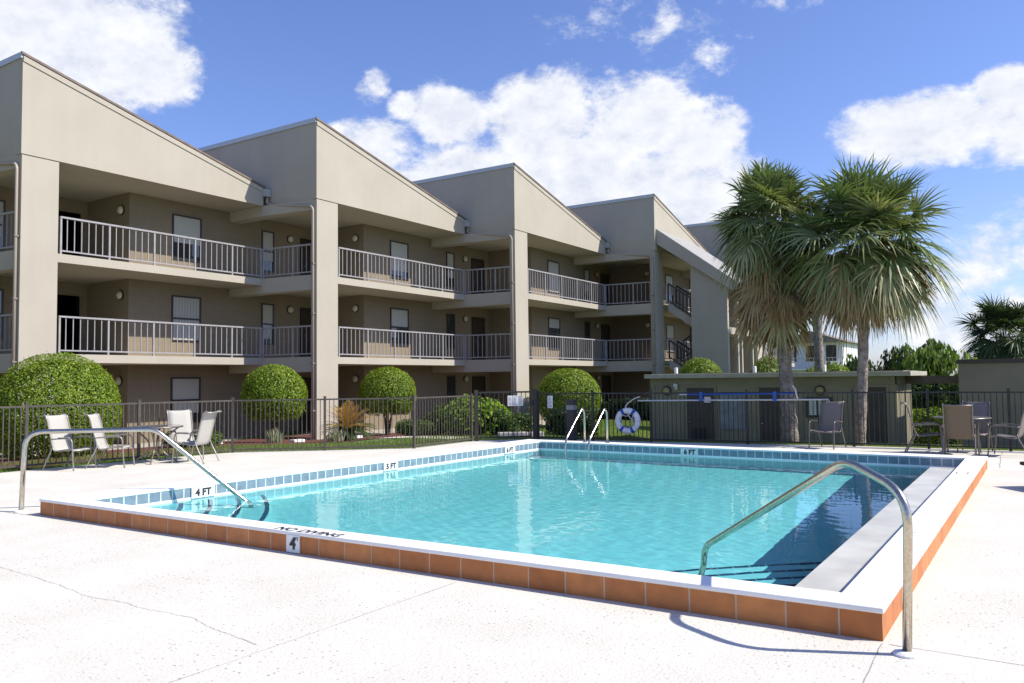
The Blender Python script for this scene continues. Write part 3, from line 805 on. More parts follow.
for t in (.07, .93): pn.bar(a.lerp(b, t)+Vector((0,0,.05)), a.lerp(b, t)+Vector((0,0,1.29)), .035, .035, up=u)
pn.build('gate_leaf', FENCEDM, g)
for c in (a, b): MB().bar(c+Vector((0,0,-.1)), c+Vector((0,0,1.34)), .10, .10, up=u).build('gate_post', FENCEDM, g)
MB().bar(b-u*.13+Vector((0,0,.98)), b-u*.05+Vector((0,0,.98)), .06, .14).build('gate_latch', BLACKM, g)
nrm = Vector((u.y, -u.x, 0))
def sign(name, c, w, h, al, nn, label, lines, panels=1):
    c = Vector(c); al = Vector((*al, 0)).normalized(); nn = Vector((*nn, 0)).normalized()
    s = MB()
    for i in range(panels):
        ww = w/panels; p = c+al*(-w/2+ww*(i+.5))
        s.bar(p-al*(ww/2-.006), p+al*(ww/2-.006), .008, h)
    o = tag(s.build(name, WHITEM), label, 'sign')
    t = MB()
    for i in range(lines):
        z = c.z+h/2-h*(i+1)/(lines+1)
        for k in range(panels):
            ww = w/panels; p = c+al*(-w/2+ww*(k+.5))+nn*.0055; p.z = z
            t.bar(p-al*ww*.36, p+al*ww*random.uniform(.1, .36), .002, h/(lines+1)*.3)
    t.build('print_lines', NAVYM, o)
    return o
sign('rules_sign', a.lerp(b, .66)+nrm*.03+Vector((0,0,1.04)), .42, .27, (u.x, u.y), (nrm.x, nrm.y), 'white three panel sign hung on the closed pool gate', 7, 3)
sign('notice_sign', (-10.68, 18.33, 1.0), .16, .32, (.99, .13), (.13, -.99), 'narrow white notice hung on the black fence right of the gate', 8)
MBB = MB().bar((-10.06, 18.36, 0), (-10.06, 18.36, 1.02), .21, .18).bar((-10.06, 18.36, 1.02), (-10.06, 18.36, 1.06), .23, .20)
bo = empty('bollard_post', (-10.06, 18.36, 0), label='charcoal square post with a grey band, standing at the fence left of the pool ladder', cat='post')
MBB.build('post_body', GREYPOSTM, bo); MB().bar((-10.06, 18.36, .80), (-10.06, 18.36, .92), .214, .184).build('post_band', GREYBANDM, bo)

# life ring
rg = empty('life_ring', (-8.55, 18.52, .52), label='white life ring with four blue bands hung on the black fence', cat='life ring')
cR = Vector((-8.56, 18.56, .53)); al = Vector((.986, .164, 0)); R1, r1 = .255, .075
def torus_arc(t0, t1, rr, n=16, R=R1):
    return [cR+al*math.cos(t0+(t1-t0)*i/n)*R+Vector((0,0,1))*math.sin(t0+(t1-t0)*i/n)*R for i in range(n+1)]
tp = torus_arc(0, 2*math.pi, 0, 40); MB().tube(tp, r1, 12, cap=False).build('ring_body', WHITEM, rg, smooth=True)
for dg in (55, 118, 235, 298):
    MB().tube(torus_arc(R_(dg-8), R_(dg+8), 0, 4), r1+.004, 12).build('ring_band', BLUEM, rg, smooth=True)
rp = MB()
for q in range(4):
    t0 = R_(62+q*90); rp.tube([cR+(al*math.cos(t0+s*1.2)+Vector((0,0,1))*math.sin(t0+s*1.2))*(R1-.05-.09*math.sin(s*math.pi))+Vector((.012,-.075,0)) for s in np.linspace(0, 1, 8)], .008, 5)
rp.build('grab_rope', POLEM, rg, smooth=True)
# rescue hook pole and blue skimmer pole along the fence
def yF(x): return 18.72+(x+8.0)*.1565-.06
hk = empty('rescue_pole', (-8.2, yF(-8.2), 1.03), label='long white rescue pole with a curved hook lying along the black fence', cat='pole')
MB().tube([(-8.3, yF(-8.3), 1.035), (-3.9, yF(-3.9), 1.065)], .019, 8).build('pole_shaft', POLEM, hk)
MB().tube(smooth_pts([(-8.24, yF(-8.24), 1.13), (-8.36, yF(-8.3), 1.10), (-8.5, yF(-8.4), 1.02), (-8.6, yF(-8.5), .92), (-8.62, yF(-8.6), .80), (-8.5, yF(-8.5)-.03, .62), (-8.4, yF(-8.4)-.03, .55)]), .015, 7).build('pole_hook', POLEM, hk, smooth=True)
sk = empty('skimmer_pole', (-6, yF(-6), 1.18), label='blue skimmer pole with a white tip and pale net frame hung on the black fence', cat='pole')
MB().tube([(-7.08, yF(-7.08), 1.185), (-4.62, yF(-4.62), 1.205)], .018, 8).build('pole_shaft', BLUEM, sk)
MB().tube([(-7.26, yF(-7.26), 1.184), (-7.08, yF(-7.08), 1.185)], .019, 8).build('pole_grip', POLEM, sk)
MB().tube(smooth_pts([(-4.66, yF(-4.6), 1.39), (-4.60, yF(-4.6)-.01, 1.3), (-4.57, yF(-4.6)-.02, 1.18), (-4.54, yF(-4.6)-.01, 1.05)]), [.02]*19, 7).build('net_frame', POLEM, sk, smooth=True)
for X in (-6.74, -5.05):
    hb = MB(); hb.box((X-.045, yF(X)-.035, 1.02), (X+.045, yF(X)+.05, 1.09)).box((X-.035, yF(X)-.03, 1.09), (X+.035, yF(X)+.04, 1.25))
    o = hb.build('pole_bracket', BLUEM); tag(o, 'blue plastic pole bracket on the black fence ' + ('near the left pump house door' if X < -6 else 'beside the left big palm trunk'), 'bracket', 'brackets holding the poles')
o = MB().box((-6.66, yF(-6.7)-.02, .99), (-6.52, yF(-6.6)+.03, 1.13)).build('tag_plate', STONEM); tag(o, 'small grey plate on the fence beside the left blue bracket', 'plate')

# ------------------------------------------------------------------ hand rails
def rail(name, plan_a, plan_b, prof, rads, r, m, label, flange=True, baser=.0):
    A = Vector((*plan_a, 0)); u = (Vector((*plan_b, 0))-A).normalized()
    pts = [A+u*s+Vector((0,0,z)) for s, z in prof]
    root = empty(name, A, label=label, cat='handrail')
    MB().tube(fillet(pts, rads, 8), r, 14).build('rail_tube', m, root, smooth=True)
    if flange: MB().lathe([(.075, 0), (.075, .012), (.06, .022), (r+.004, .026)], A, 20).build('base_flange', COPINGM, root)
    return root
rail('pool_handrail', (-.65, 5.13), (-2.45, 6.69), [(0, -.02), (-.05, .92), (.47, 1.065), (2.27, .17), (2.40, -.85)], [0, .20, .12, .10, 0], .026, STEELOLD, 'bronze tinted steel handrail rising from the deck at the near right pool corner')
rail('pool_handrail', (-10.77, 5.18), (-8.88, 7.22), [(0, -.02), (.03, 1.005), (1.56, 1.0), (2.74, -.03), (2.80, -.85)], [0, .22, .10, .05, 0], .030, STEELM, 'steel handrail over the near left pool corner with a long level top')
for i, (px, pw, lb) in enumerate((((-7.92, 15.25), (-8.14, 14.4), 'left bent steel grab rail of the pool ladder on the far coping'), ((-7.46, 15.36), (-7.69, 14.6), 'right bent steel grab rail of the pool ladder nearest the life ring'))):
    A = Vector((*px, .2)); Bv = Vector((*pw, 0))
    # ladder rails: rise behind the coping, bend over and slope into the water
for sx, lb in ((-8.33, 'left bent steel grab rail of the pool ladder on the far coping'), (-7.78, 'right bent steel grab rail of the pool ladder, nearer the life ring')):
    yb = 15.80
    A = Vector((sx, yb, 0))
    root = empty('pool_ladder_rail', (sx, yb, .2), label=lb, cat='grab rail', group='grab rails of the pool ladder')
    pts = [Vector((sx, yb, .19)), Vector((sx, yb, .86)), Vector((sx, yb-.10, .96)), Vector((sx, yb-.84, .33)), Vector((sx, yb-.88, .2)), Vector((sx, yb-.88, -.9))]
    MB().tube(fillet(pts, [0, .14, .10, .08, .06, 0], 7), .021, 10).build('rail_tube', STEELM, root, smooth=True)
    MB().lathe([(.05, 0), (.05, .01), (.03, .02)], (sx, yb, .2), 14).build('base_flange', STEELM, root)

# ------------------------------------------------------------------ chairs and tables
def make_chair(slm, frm):
    root = empty('sling_chair')
    prof = smooth_pts([(.27, .395), (.22, .425), (.02, .405), (-.14, .385), (-.205, .41), (-.26, .56), (-.315, .78), (-.375, 1.0), (-.41, 1.075), (-.46, 1.095), (-.505, 1.075)], 4)
    hw = .245; V = []; F = []
    n = len(prof)
    T = .012
    for p in prof:
        for xx in (-hw, -hw/2, 0, hw/2, hw): V.append((xx, p.x, p.y-.016*(1-(xx/hw)**2)))
    for i in range(n-1):
        for j in range(4): F.append((i*5+j, (i+1)*5+j, (i+1)*5+j+1, i*5+j+1))
    s_ = MB(); s_.add(V, F); s_ = s_.build('sling', slm, root, smooth=True); so_ = s_.modifiers.new('thickness', 'SOLIDIFY'); so_.thickness = .004
    fr = MB()
    for sx in (-1, 1):
        X = sx*.262
        fr.tube([(X, p.x, p.y) for p in prof], .0135, 7)
    fr.tube([(-.262, .27, .39), (.262, .27, .39)], .0125, 7); fr.tube([(-.262, -.505, 1.07), (.262, -.505, 1.07)], .0125, 7); fr.tube([(-.262, -.17, .375), (.262, -.17, .375)], .011, 7)
    fr.build('frame', frm, root, smooth=True)
    for sx in (-1, 1):
        X = sx*.29
        MB().tube(smooth_pts([(X, .315, 0), (X, .29, .2), (X, .275, .42), (X, .255, .585), (X, .18, .635), (X, -.05, .63), (X, -.27, .615)]), .0145, 7).build('leg', frm, root, smooth=True)
        MB().tube(smooth_pts([(X, -.44, 0), (X, -.36, .16), (X, -.27, .33), (X*.96, -.22, .46)]), .0145, 7).build('leg', frm, root, smooth=True)
        ar = MB(); ar.bar((X, .19, .652), (X, -.06, .648), .045, .018); ar.build('armrest', frm, root)
    return root
def place(o, x, y, deg, label, group):
    o.location = (x, y, 0); o.rotation_euler.z = R_(deg); o.scale = (.94, .94, .94); tag(o, label, 'chair', group); return o
# heading: local +Y is the way the chair faces; deg counterclockwise from world +Y
c_cream = make_chair(SLINGCREAM, CHAIRFRL); c_grey = make_chair(SLINGGREY, CHAIRFR); c_tan = make_chair(SLINGTAN, CHAIRFR)
LG = 'sling chairs round the left table'; RG = 'sling chairs round the right table'
place(c_cream, -15.28, 8.25, -72, 'cream sling chair nearest the left end of the fence, facing right', LG)
place(copy_tree(c_cream), -14.97, 8.88, -50, 'cream sling chair seen from its side, left of the small table and nearest it', LG)
place(copy_tree(c_cream), -14.35, 10.20, 112, 'cream sling chair right of the left table, turned away to show its back', LG)
place(copy_tree(c_cream), -15.02, 10.48, -105, 'cream sling chair between table and fence, facing the pool', LG)
place(c_tan, -1.22, 18.02, 2, 'tan sling chair with its back to the pool', RG)
place(c_grey, -1.02, 19.12, 176, 'grey sling chair behind the tan one, facing the pool', RG)
place(copy_tree(c_grey), -1.82, 18.42, -82, 'grey sling chair left of the right table, seen from its side', RG)
place(copy_tree(c_grey), -.42, 18.50, 80, 'grey sling chair right of the right table at the photo edge', RG)
place(copy_tree(c_grey), -3.86, 18.78, 170, 'grey sling chair standing alone in front of the fence by the right palm trunk', 'sling chairs standing alone')
def make_table(curved, frm):
    root = empty('round_table')
    MB().lathe([(.50, .715), (.515, .72), (.515, .732), (.50, .738)], (0,0,0), 36).build('tabletop', TABLEM, root)
    MB().tube([(math.cos(a)*.51, math.sin(a)*.51, .724) for a in np.linspace(0, 2*math.pi, 37)], .017, 7, cap=False).build('table_rim', frm, root, smooth=True)
    for i in range(4):
        a = math.pi/4+i*math.pi/2; c, s = math.cos(a), math.sin(a)
        pr = [(.44, .71), (.30, .60), (.13, .42), (.15, .22), (.34, .08), (.42, 0)] if curved else [(.44, .71), (.40, .45), (.40, .2), (.42, 0)]
        MB().tube(smooth_pts([(c*r, s*r, z) for r, z in pr]), .015 if not curved else .017, 7).build('leg', frm, root, smooth=True)
    return root
t1 = make_table(True, CHAIRFR); t1.location = (-14.95, 9.75, 0); tag(t1, 'small round patio table with curved legs between the cream chairs', 'table', 'round patio tables')
t2 = make_table(False, CHAIRFR); t2.location = (-1.2, 18.6, 0); tag(t2, 'round glass patio table among the grey and tan chairs', 'table', 'round patio tables')
# lounger at the right edge
lo = empty('sun_lounger', (.9, 12.5, 0), label='maroon sun lounger poking in at the right edge of the deck', cat='sun lounger'); lo.rotation_euler.z = R_(35)
def LP(x, y, z): 
    c, s = math.cos(R_(35)), math.sin(R_(35)); return (.95+c*x-s*y, 12.45+s*x+c*y, z)
m_ = MB(); m_.hexa([LP(-.33, -.5, .28), LP(.33, -.5, .28), LP(.33, .9, .28), LP(-.33, .9, .28), LP(-.33, -.5, .33), LP(.33, -.5, .33), LP(.33, .9, .33), LP(-.33, .9, .33)]); m_.build('seat', LOUNGEM, lo, bevel=.015)
m_ = MB(); m_.hexa([LP(-.33, .91, .28), LP(.33, .91, .28), LP(.33, 1.5, .31), LP(-.33, 1.5, .31), LP(-.33, .91, .33), LP(.33, .91, .33), LP(.33, 1.5, .36), LP(-.33, 1.5, .36)]); m_.build('backrest', LOUNGEM, lo, bevel=.015)
for x in (-.3, .3):
    for y in (-.42, .8): MB().bar(LP(x, y, 0), LP(x, y, .28), .035).build('leg', CHAIRFR, lo)

# ------------------------------------------------------------------ pump house and shed
hs = empty('pump_house', (-6.6, 24, -.6), label='low olive pump house with a flat roof and brown doors behind the black fence', cat='pump house')
hx0, hx1, hy0, hy1, hz = -10.23, -3.10, 24.0, 27.4, 1.58
MB().box((hx0, hy0, -.8), (hx1, hy1, hz)).build('wall', HOUSEM, hs)
bt = MB()
k = 0
for x in np.arange(hx0+.15, hx1-.05, .30): bt.box((x-.015, hy0-.012, -.8), (x+.015, hy0-.0, 1.0))
for y in np.arange(hy0+.2, hy1, .30): bt.box((hx1, y-.015, -.8), (hx1+.012, y+.015, hz-.22))
bt.build('siding_battens', HOUSEM, hs)
tr = MB(); tr.box((hx0-.02, hy0-.03, 1.36), (hx1+.03, hy0-.001, hz-.001)); tr.box((hx1+.001, hy0-.03, 1.36), (hx1+.03, hy1, hz-.002))
for x in (hx0+.07, hx1-.07): tr.box((x-.08, hy0-.025, -.8), (x+.08, hy0-.002, 1.36))
tr.box((hx1+.002, hy0+.0, -.8), (hx1+.026, hy0+.14, 1.36)); tr.build('wall_trim', HOUSETRIM, hs)
rf = MB().box((hx0-.1, hy0-.32, hz), (hx1+.42, hy1+.3, hz+.13)).build('roof', HOUSECAP, hs, bevel=.01)
MB().box((hx0+.1, hy0, hz+.131), (hx1+.2, hy1+.1, hz+.15)).build('roof_membrane', ROOFM, rf)
for i, (a, b) in enumerate(((-9.03, -8.16), (-6.79, -6.08), (-4.08, -3.33))):
    d = MB().box((a, hy0-.02, -.72), (b, hy0+.01, 1.28)).build('door', HDOORM, hs)
    f = MB().box((a-.07, hy0-.035, -.75), (a, hy0-.002, 1.28)).box((b, hy0-.035, -.75), (b+.07, hy0-.002, 1.28)).box((a-.07, hy0-.035, 1.28), (b+.07, hy0-.002, 1.35))
    f.build('door_frame', HOUSETRIM, d)
    MB().ellip((a+.09, hy0-.06, .22), .035, .035, .035, 8, 6).build('door_knob', STEELM, d)
    if i == 0:
        l = MB().box((-8.88, hy0-.03, -.42), (-8.40, hy0-.021, .03))
        for z in np.arange(-.40, .02, .05): l.hexa([(-8.86, hy0-.045, z), (-8.42, hy0-.045, z), (-8.42, hy0-.031, z+.02), (-8.86, hy0-.031, z+.02), (-8.86, hy0-.045, z+.006), (-8.42, hy0-.045, z+.006), (-8.42, hy0-.031, z+.026), (-8.86, hy0-.031, z+.026)])
        l.build('louver', LOUVM, d)
for X in (-9.69, -5.06):
    l = MB(); l.v = []; q = MB().lathe([(.15, 0), (.15, .05), (.12, .06)], n=16); l.v = [(X+v[0], hy0-v[2]-.005, 1.19+v[1]) for v in q.v]; l.f = q.f; l = l.build('wall_lamp', BRONZEM, hs)
    g2 = MB(); q = MB().lathe([(.115, .05), (.11, .09), (.07, .13), (.01, .15)], n=16); g2.v = [(X+v[0], hy0-v[2]-.005, 1.19+v[1]) for v in q.v]; g2.f = q.f; g2.build('lamp_shade', AMBERM, l, smooth=True)
fl = MB().box((-9.43, hy0-.13, 1.31), (-9.31, hy0-.03, 1.41)).build('flood_light', WHITEM, hs, bevel=.01)
MB().bar((-9.37, hy0-.1, 1.33), (-9.32, hy0-.17, 1.26), .08).build('flood_head', WHITEM, fl)
for X in (-9.77, -7.2, -5.14): MB().lathe([(.06, 0), (.06, .2), (.05, .21)], (X, 25, hz+.14), 12).build('roof_vent', COPINGM, hs)
# noticeboard and painted panel on its wall
nb = empty('notice_board', (-5.17, hy0, .7), label='dark framed notice board with white papers on the pump house wall by the palm', cat='notice board')
MB().box((-5.46, hy0-.05, .42), (-4.74, hy0-.013, 1.0)).build('board_frame', BRONZEM, nb)
for a, b in ((-5.36, -5.17), (-5.13, -4.94), (-4.9, -4.8)):
    s_ = MB().box((a, hy0-.06, .49), (b, hy0-.051, .93)).build('paper', NOTICEM, nb)
    t_ = MB()
    for z in np.arange(.53, .9, .05): t_.box((a+.02, hy0-.063, z), (b-.02, hy0-.0605, z+.012))
    t_.build('print_lines', GREYBANDM, s_)
GBOARD = noisy('faded_blue_board', (.17, .18, .21), (.26, .27, .30), scale=5, rough=.6, detail=8)
gb = tag(MB().box((-8.0, hy0-.05, .02), (-7.22, hy0-.013, 1.12)).build('wall_board', GBOARD), 'faded grey blue board on the pump house wall between two brown doors', 'board')
sh_ = empty('shed_wall', (1, 24, -.6), label='plain taupe shed wall with a dark cap behind the right chairs', cat='shed')
MB().box((-1.58, 23.9, -.8), (8, 26.5, 1.88)).build('wall', SHEDM, sh_)
MB().box((-1.62, 23.86, 1.88), (8.05, 26.55, 1.99)).build('wall_cap', HDOORM, sh_)
bm_ = tag(MB().box((-3.4, 26.0, 1.35), (-1.45, 26.2, 1.57)).build('wood_beam', BEAMM), 'brown beam spanning the gap between pump house and shed', 'beam')

# ------------------------------------------------------------------ shrubs
def sph_pts(n, c, rx, ry, rz, zmin=-1, lump=.06, depth=.10):
    P = RNG.normal(0, 1, (n*3, 3)); P /= np.linalg.norm(P, axis=1)[:, None]; P = P[P[:, 2] > zmin][:n]
    k = 1+lump*np.array([mnoise.noise(Vector(p*2.2)+Vector(c)) + .5*mnoise.noise(Vector(p*6)+Vector(c)) for p in P])
    k = k*(1-depth*RNG.random(len(P))**2)
    N_ = P/np.array([rx, ry, rz]); N_ /= np.linalg.norm(N_, axis=1)[:, None]
    return np.array(c)+P*np.array([rx, ry, rz])*k[:, None], N_
def clump_tone(P, c, f=3.0, amp=.45):
    t = np.array([mnoise.noise(Vector(p*f)+Vector(c)) for p in P])
    return np.clip(RNG.beta(2.2, 2.4, len(P))+amp*t*.6, 0, 1)
def topiary(name, c, r, rz, n, size, label, trunk=True, m=BOXLEAF, zmin=-.75, group='round clipped topiary shrubs', cat='shrub', jit=.42):
    root = empty(name, (c[0], c[1], float(ground(c[0], c[1])[0])), label=label, cat=cat, group=group)
    P, Nn = sph_pts(n, c, r, r, rz, zmin, lump=.035, depth=.09)
    # a few stray shoots
    k = max(10, n//60); P[:k] += Nn[:k]*RNG.uniform(.02, .07, (k, 1))
    V, F, t = leaves(P, Nn, size, jit, tone=clump_tone(P, c))
    # inner twiggy core with gaps closed by the same leaves
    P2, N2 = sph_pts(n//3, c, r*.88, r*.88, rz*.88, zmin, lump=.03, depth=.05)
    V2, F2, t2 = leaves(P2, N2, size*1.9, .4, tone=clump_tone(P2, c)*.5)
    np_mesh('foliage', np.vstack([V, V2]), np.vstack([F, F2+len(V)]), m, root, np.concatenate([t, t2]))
    if trunk:
        g0 = root.location.z; tk = MB()
        for i in range(4):
            a = i*1.7+c[0]; tk.tube(smooth_pts([(c[0]+.05*math.cos(a), c[1]+.05*math.sin(a), g0-.05), (c[0]+.12*math.cos(a), c[1]+.12*math.sin(a), (g0+c[2])/2-.1), (c[0]+.4*math.cos(a)*r, c[1]+.4*math.sin(a)*r, c[2]-.1)], 4), [.05]*4+[.03]*4+[.02], 6)
        tk.build('trunk', WOODM, root, smooth=True)
    return root
topiary('topiary_shrub', (-19.0, 9.88, .95), 1.38, 1.40, 24000, .054, 'largest round clipped shrub, at the left column behind the fence', zmin=-.8)
topiary('topiary_shrub', (-19.3, 16.5, 1.18), .98, .98, 9000, .064, 'round clipped shrub on a bare trunk left of the second column')
topiary('topiary_shrub', (-19.6, 21.95, 1.12), 1.05, 1.0, 9000, .064, 'round clipped shrub on dark stems right of the second column, beside the orange cycad')
topiary('topiary_shrub', (-16.1, 29.15, .78), 1.38, 1.28, 12000, .075, 'wide dome shaped shrub at the third column, behind the bollard', zmin=-.85)
topiary('topiary_shrub', (-11.1, 31, 1.45), .92, .95, 6000, .075, 'round shrub showing over the pump house roof below the stair tower', zmin=-.9)
topiary('topiary_shrub', (-8.4, 31, 1.45), .72, .92, 4500, .075, 'round shrub showing over the pump house roof beside the left palm trunk', zmin=-.9)
topiary('topiary_shrub', (-6.05, 31, 1.2), .75, .85, 4500, .075, 'round shrub showing over the pump house roof between the two palm trunks', zmin=-.9)

def boxhedge(name, x0, x1, y0, y1, z1, n, size, label, m=HEDGELEAF, rot=0, z0=None, cat='hedge', lump=.05, group=None):
    cx, cy = (x0+x1)/2, (y0+y1)/2; g0 = float(ground(cx, cy)[0]) if z0 is None else z0
    root = empty(name, (cx, cy, g0), label=label, cat=cat, group=group)
    hx, hy, hzz = (x1-x0)/2, (y1-y0)/2, (z1-g0)/2; cz_ = (z1+g0)/2
    Pn = RNG.normal(0, 1, (n, 3)); Pn /= np.linalg.norm(Pn, axis=1)[:, None]
    # superellipsoid surface
    e = 4.0; k = (np.abs(Pn)**e).sum(1)**(-1/e); Q = Pn*k[:, None]
    Nn = np.sign(Q)*np.abs(Q)**(e-1)/np.array([hx, hy, hzz]); Nn /= np.linalg.norm(Nn, axis=1)[:, None]
    P = Q*np.array([hx, hy, hzz])+np.array([cx, cy, cz_])
    lm = np.array([mnoise.noise(Vector(p*2.1)) for p in P]); P += Nn*(lm*lump*2.2-RNG.random(n)**2*.09)[:, None]
    if rot:
        c, s = math.cos(rot), math.sin(rot); R = np.array([[c, -s, 0], [s, c, 0], [0, 0, 1]])
        P = (P-np.array([cx, cy, 0]))@R.T+np.array([cx, cy, 0]); Nn = Nn@R.T
    V, F, t = leaves(P, Nn, size, .6, tone=clump_tone(P, (cx, cy, 0)))
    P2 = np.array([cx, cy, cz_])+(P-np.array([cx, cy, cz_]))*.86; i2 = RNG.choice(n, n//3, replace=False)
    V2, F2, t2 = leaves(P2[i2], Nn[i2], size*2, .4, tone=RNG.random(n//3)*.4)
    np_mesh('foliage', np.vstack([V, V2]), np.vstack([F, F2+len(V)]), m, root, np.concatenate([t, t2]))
    st = MB()
    for i in range(5):
        X, Y = random.uniform(cx-hx*.5, cx+hx*.5), random.uniform(cy-hy*.5, cy+hy*.5); st.bar((X, Y, g0-.05), (X+.05, Y, cz_), .03)
    st.build('stem', WOODM, root)
    return root
boxhedge('low_hedge', -19.2, -17.6, 12.5, 13.6, .36, 3600, .06, 'low clipped hedge behind the cream chairs at the left table', group='low clipped hedges')
boxhedge('low_hedge', -16.5, -15.0, 18.6, 19.6, .37, 3600, .06, 'low clipped hedge beside the concrete path in front of the orange cycad', group='low clipped hedges')
boxhedge('wild_shrub', -17.6, -14.6, 21.6, 22.9, .72, 6500, .085, 'loose grey green shrub left of the gate', m=HEDGELEAF, lump=.2, cat='shrub')
boxhedge('wild_shrub', -13.7, -12.5, 19.6, 20.5, .55, 3000, .085, 'loose shrub behind the closed gate, at the foot of the pale leafed bush', m=HEDGELEAF, lump=.2, cat='shrub')
boxhedge('wild_shrub', -13.4, -11.9, 22.6, 23.6, .62, 2600, .09, 'dull green shrub right of the gate, behind the narrow notice', m=DARKLEAF, lump=.2, cat='shrub')
boxhedge('dark_hedge', -18.6, -12.4, 34.3, 35.4, .62, 9000, .10, 'long dark hedge along the building behind the life ring', m=DARKLEAF, lump=.1)
boxhedge('clipped_hedge', -4.2, -1.6, 29.6, 30.8, .42, 5000, .085, 'sunny clipped hedge seen in the gap between pump house and shed', m=BOXLEAF, lump=.15)
boxhedge('tall_hedge', -5.2, .2, 32.0, 33.2, 1.45, 8000, .12, 'taller leafy hedge seen under the brown beam', m=HEDGELEAF, lump=.3)

# broad leaved pale bush at the gate
def broad_bush(c, r, h, n, label):
    g0 = float(ground(c[0], c[1])[0]); root = empty('leafy_bush', (c[0], c[1], g0), label=label, cat='bush')
    V = []; F = []; T = []; st = MB()
    for i in range(n):
        a = random.uniform(0, 6.28); rr = r*math.sqrt(random.random()); top = Vector((c[0]+rr*math.cos(a), c[1]+rr*math.sin(a), g0+h*random.uniform(.35, 1)*(1-.45*(rr/r)**2)))
        if i % 4 == 0: st.tube([(c[0]+.1*math.cos(a), c[1]+.1*math.sin(a), g0-.02), tuple(top)], [.014, .006], 5)
        for _ in range(4):
            b = random.uniform(0, 6.28); d = Vector((math.cos(b), math.sin(b), random.uniform(-.5, .35))).normalized(); L = random.uniform(.14, .27); s_ = d.cross(Vector((0,0,1))).normalized()*L*.28
            o = len(V); p = top+Vector((random.uniform(-.08, .08), random.uniform(-.08, .08), random.uniform(-.1, .1)))
            V += [p, p+d*L*.45+s_+Vector((0,0,.02)), p+d*L-Vector((0,0,L*.35)), p+d*L*.45-s_+Vector((0,0,.02))]; F.append((o, o+1, o+2, o+3)); T.append(random.betavariate(2, 2))
    np_mesh('foliage', np.array([tuple(v) for v in V]), np.array(F), PALELEAF, root, T); st.build('stem', WOODM, root)
broad_bush((-14.3, 19.9), 1.0, 1.22, 330, 'light green broad leafed bush behind the closed gate')
broad_bush((-15.4, 21.2), .55, .75, 120, 'light green broad leafed bush left of the gate by the loose shrub')

# cycad with orange new fronds
def cycad(c):
    g0 = float(ground(c[0], c[1])[0]); root = empty('cycad', (c[0], c[1], g0), label='cycad with orange new fronds above dark green ones at the second column', cat='cycad')
    MB().lathe([(.16, -.05), (.18, .1), (.14, .3), (.05, .36)], (c[0], c[1], g0), 12).build('trunk', WOODM, root)
    for nm, m, n, e0, e1, L in (('old_frond', SAGOLEAF, 44, -12, 38, .95), ('new_frond', SAGONEW, 34, 25, 85, .95)):
        V = []; F = []; T = []
        for i in range(n):
            az = i*2.399+random.uniform(-.2, .2); el = R_(random.uniform(e0, e1)); tn = random.random(); prev = None
            p = Vector((c[0], c[1], g0+.32)); d = Vector((math.cos(az)*math.cos(el), math.sin(az)*math.cos(el), math.sin(el)))
            for k in range(15):
                q = p+d*(L/15); d = (d+Vector((0,0,-.055))).normalized(); s_ = d.cross(Vector((0,0,1))).normalized(); ll = .17*math.sin(math.pi*(k+1.5)/17)
                for sg in (-1, 1):
                    o = len(V); e = s_*sg*ll+d*ll*.45+Vector((0,0,ll*.25))
                    V += [p, p+e*.5+d*.024, p+e, p+e*.5-d*.02]; F.append((o, o+1, o+2, o+3)); T.append(min(1, max(0, tn+random.uniform(-.2, .2))))
                p = q
        np_mesh(nm, np.array([tuple(v) for v in V]), np.array(F), m, root, T)
cycad((-17.3, 17.6))
def weed(c, h, n, label, m=FLOWERM):
    g0 = float(ground(c[0], c[1])[0]); V = []; F = []; T = []
    for i in range(n):
        a = random.uniform(0, 6.28); l = Vector((math.cos(a)*random.random()*.5, math.sin(a)*random.random()*.5, 1)).normalized()*h*random.uniform(.4, 1); s_ = Vector((-math.sin(a), math.cos(a), 0))*.018
        b = Vector((c[0]+random.uniform(-.2, .2), c[1]+random.uniform(-.2, .2), g0)); o = len(V)
        V += [b-s_*.5, b+l*.6-s_, b+l, b+l*.6+s_]; F.append((o, o+1, o+2, o+3)); T.append(random.random())
    o = np_mesh('tufted_plant', np.array([tuple(v) for v in V]), np.array(F), m, None, T); return tag(o, label, 'plant')
weed((-18.4, 15.75), .5, 160, 'pale grey tufted plant in front of the shrub left of the second column')
weed((-16.9, 16.7), .42, 120, 'pale spiky tuft left of the orange cycad')
# stones by the gate, white edging blocks
for i, (x, y, s_, lb) in enumerate(((-12.55, 18.98, .17, 'left grey edging stone behind the right gate post'), (-12.22, 19.28, .17, 'middle grey edging stone behind the right gate post'), (-11.88, 19.58, .17, 'right grey edging stone behind the right gate post'))):
    g0 = float(ground(x, y)[0]); b = MB().bar((x-.16, y-.14, g0+.07), (x+.15, y+.15, g0+.07), .16, .19); o = b.build('edging_stone', STONEM, bevel=.03); tag(o, lb, 'stone', 'edging stones by the gate')
for i, (x, y, lb) in enumerate(((-19.6, 14.6, 'white block lying left of the shrub on a bare trunk'), (-19.5, 17.6, 'white block lying right of the shrub on a bare trunk'), (-19.3, 20.0, 'white block at the stems of the shrub beside the cycad'))):
    g0 = float(ground(x, y)[0]); o = MB().box((x-.12, y-.22, g0-.02), (x+.12, y+.22, g0+.10)).build('edging_block', WHITEM, bevel=.02); tag(o, lb, 'block', 'white edging blocks')

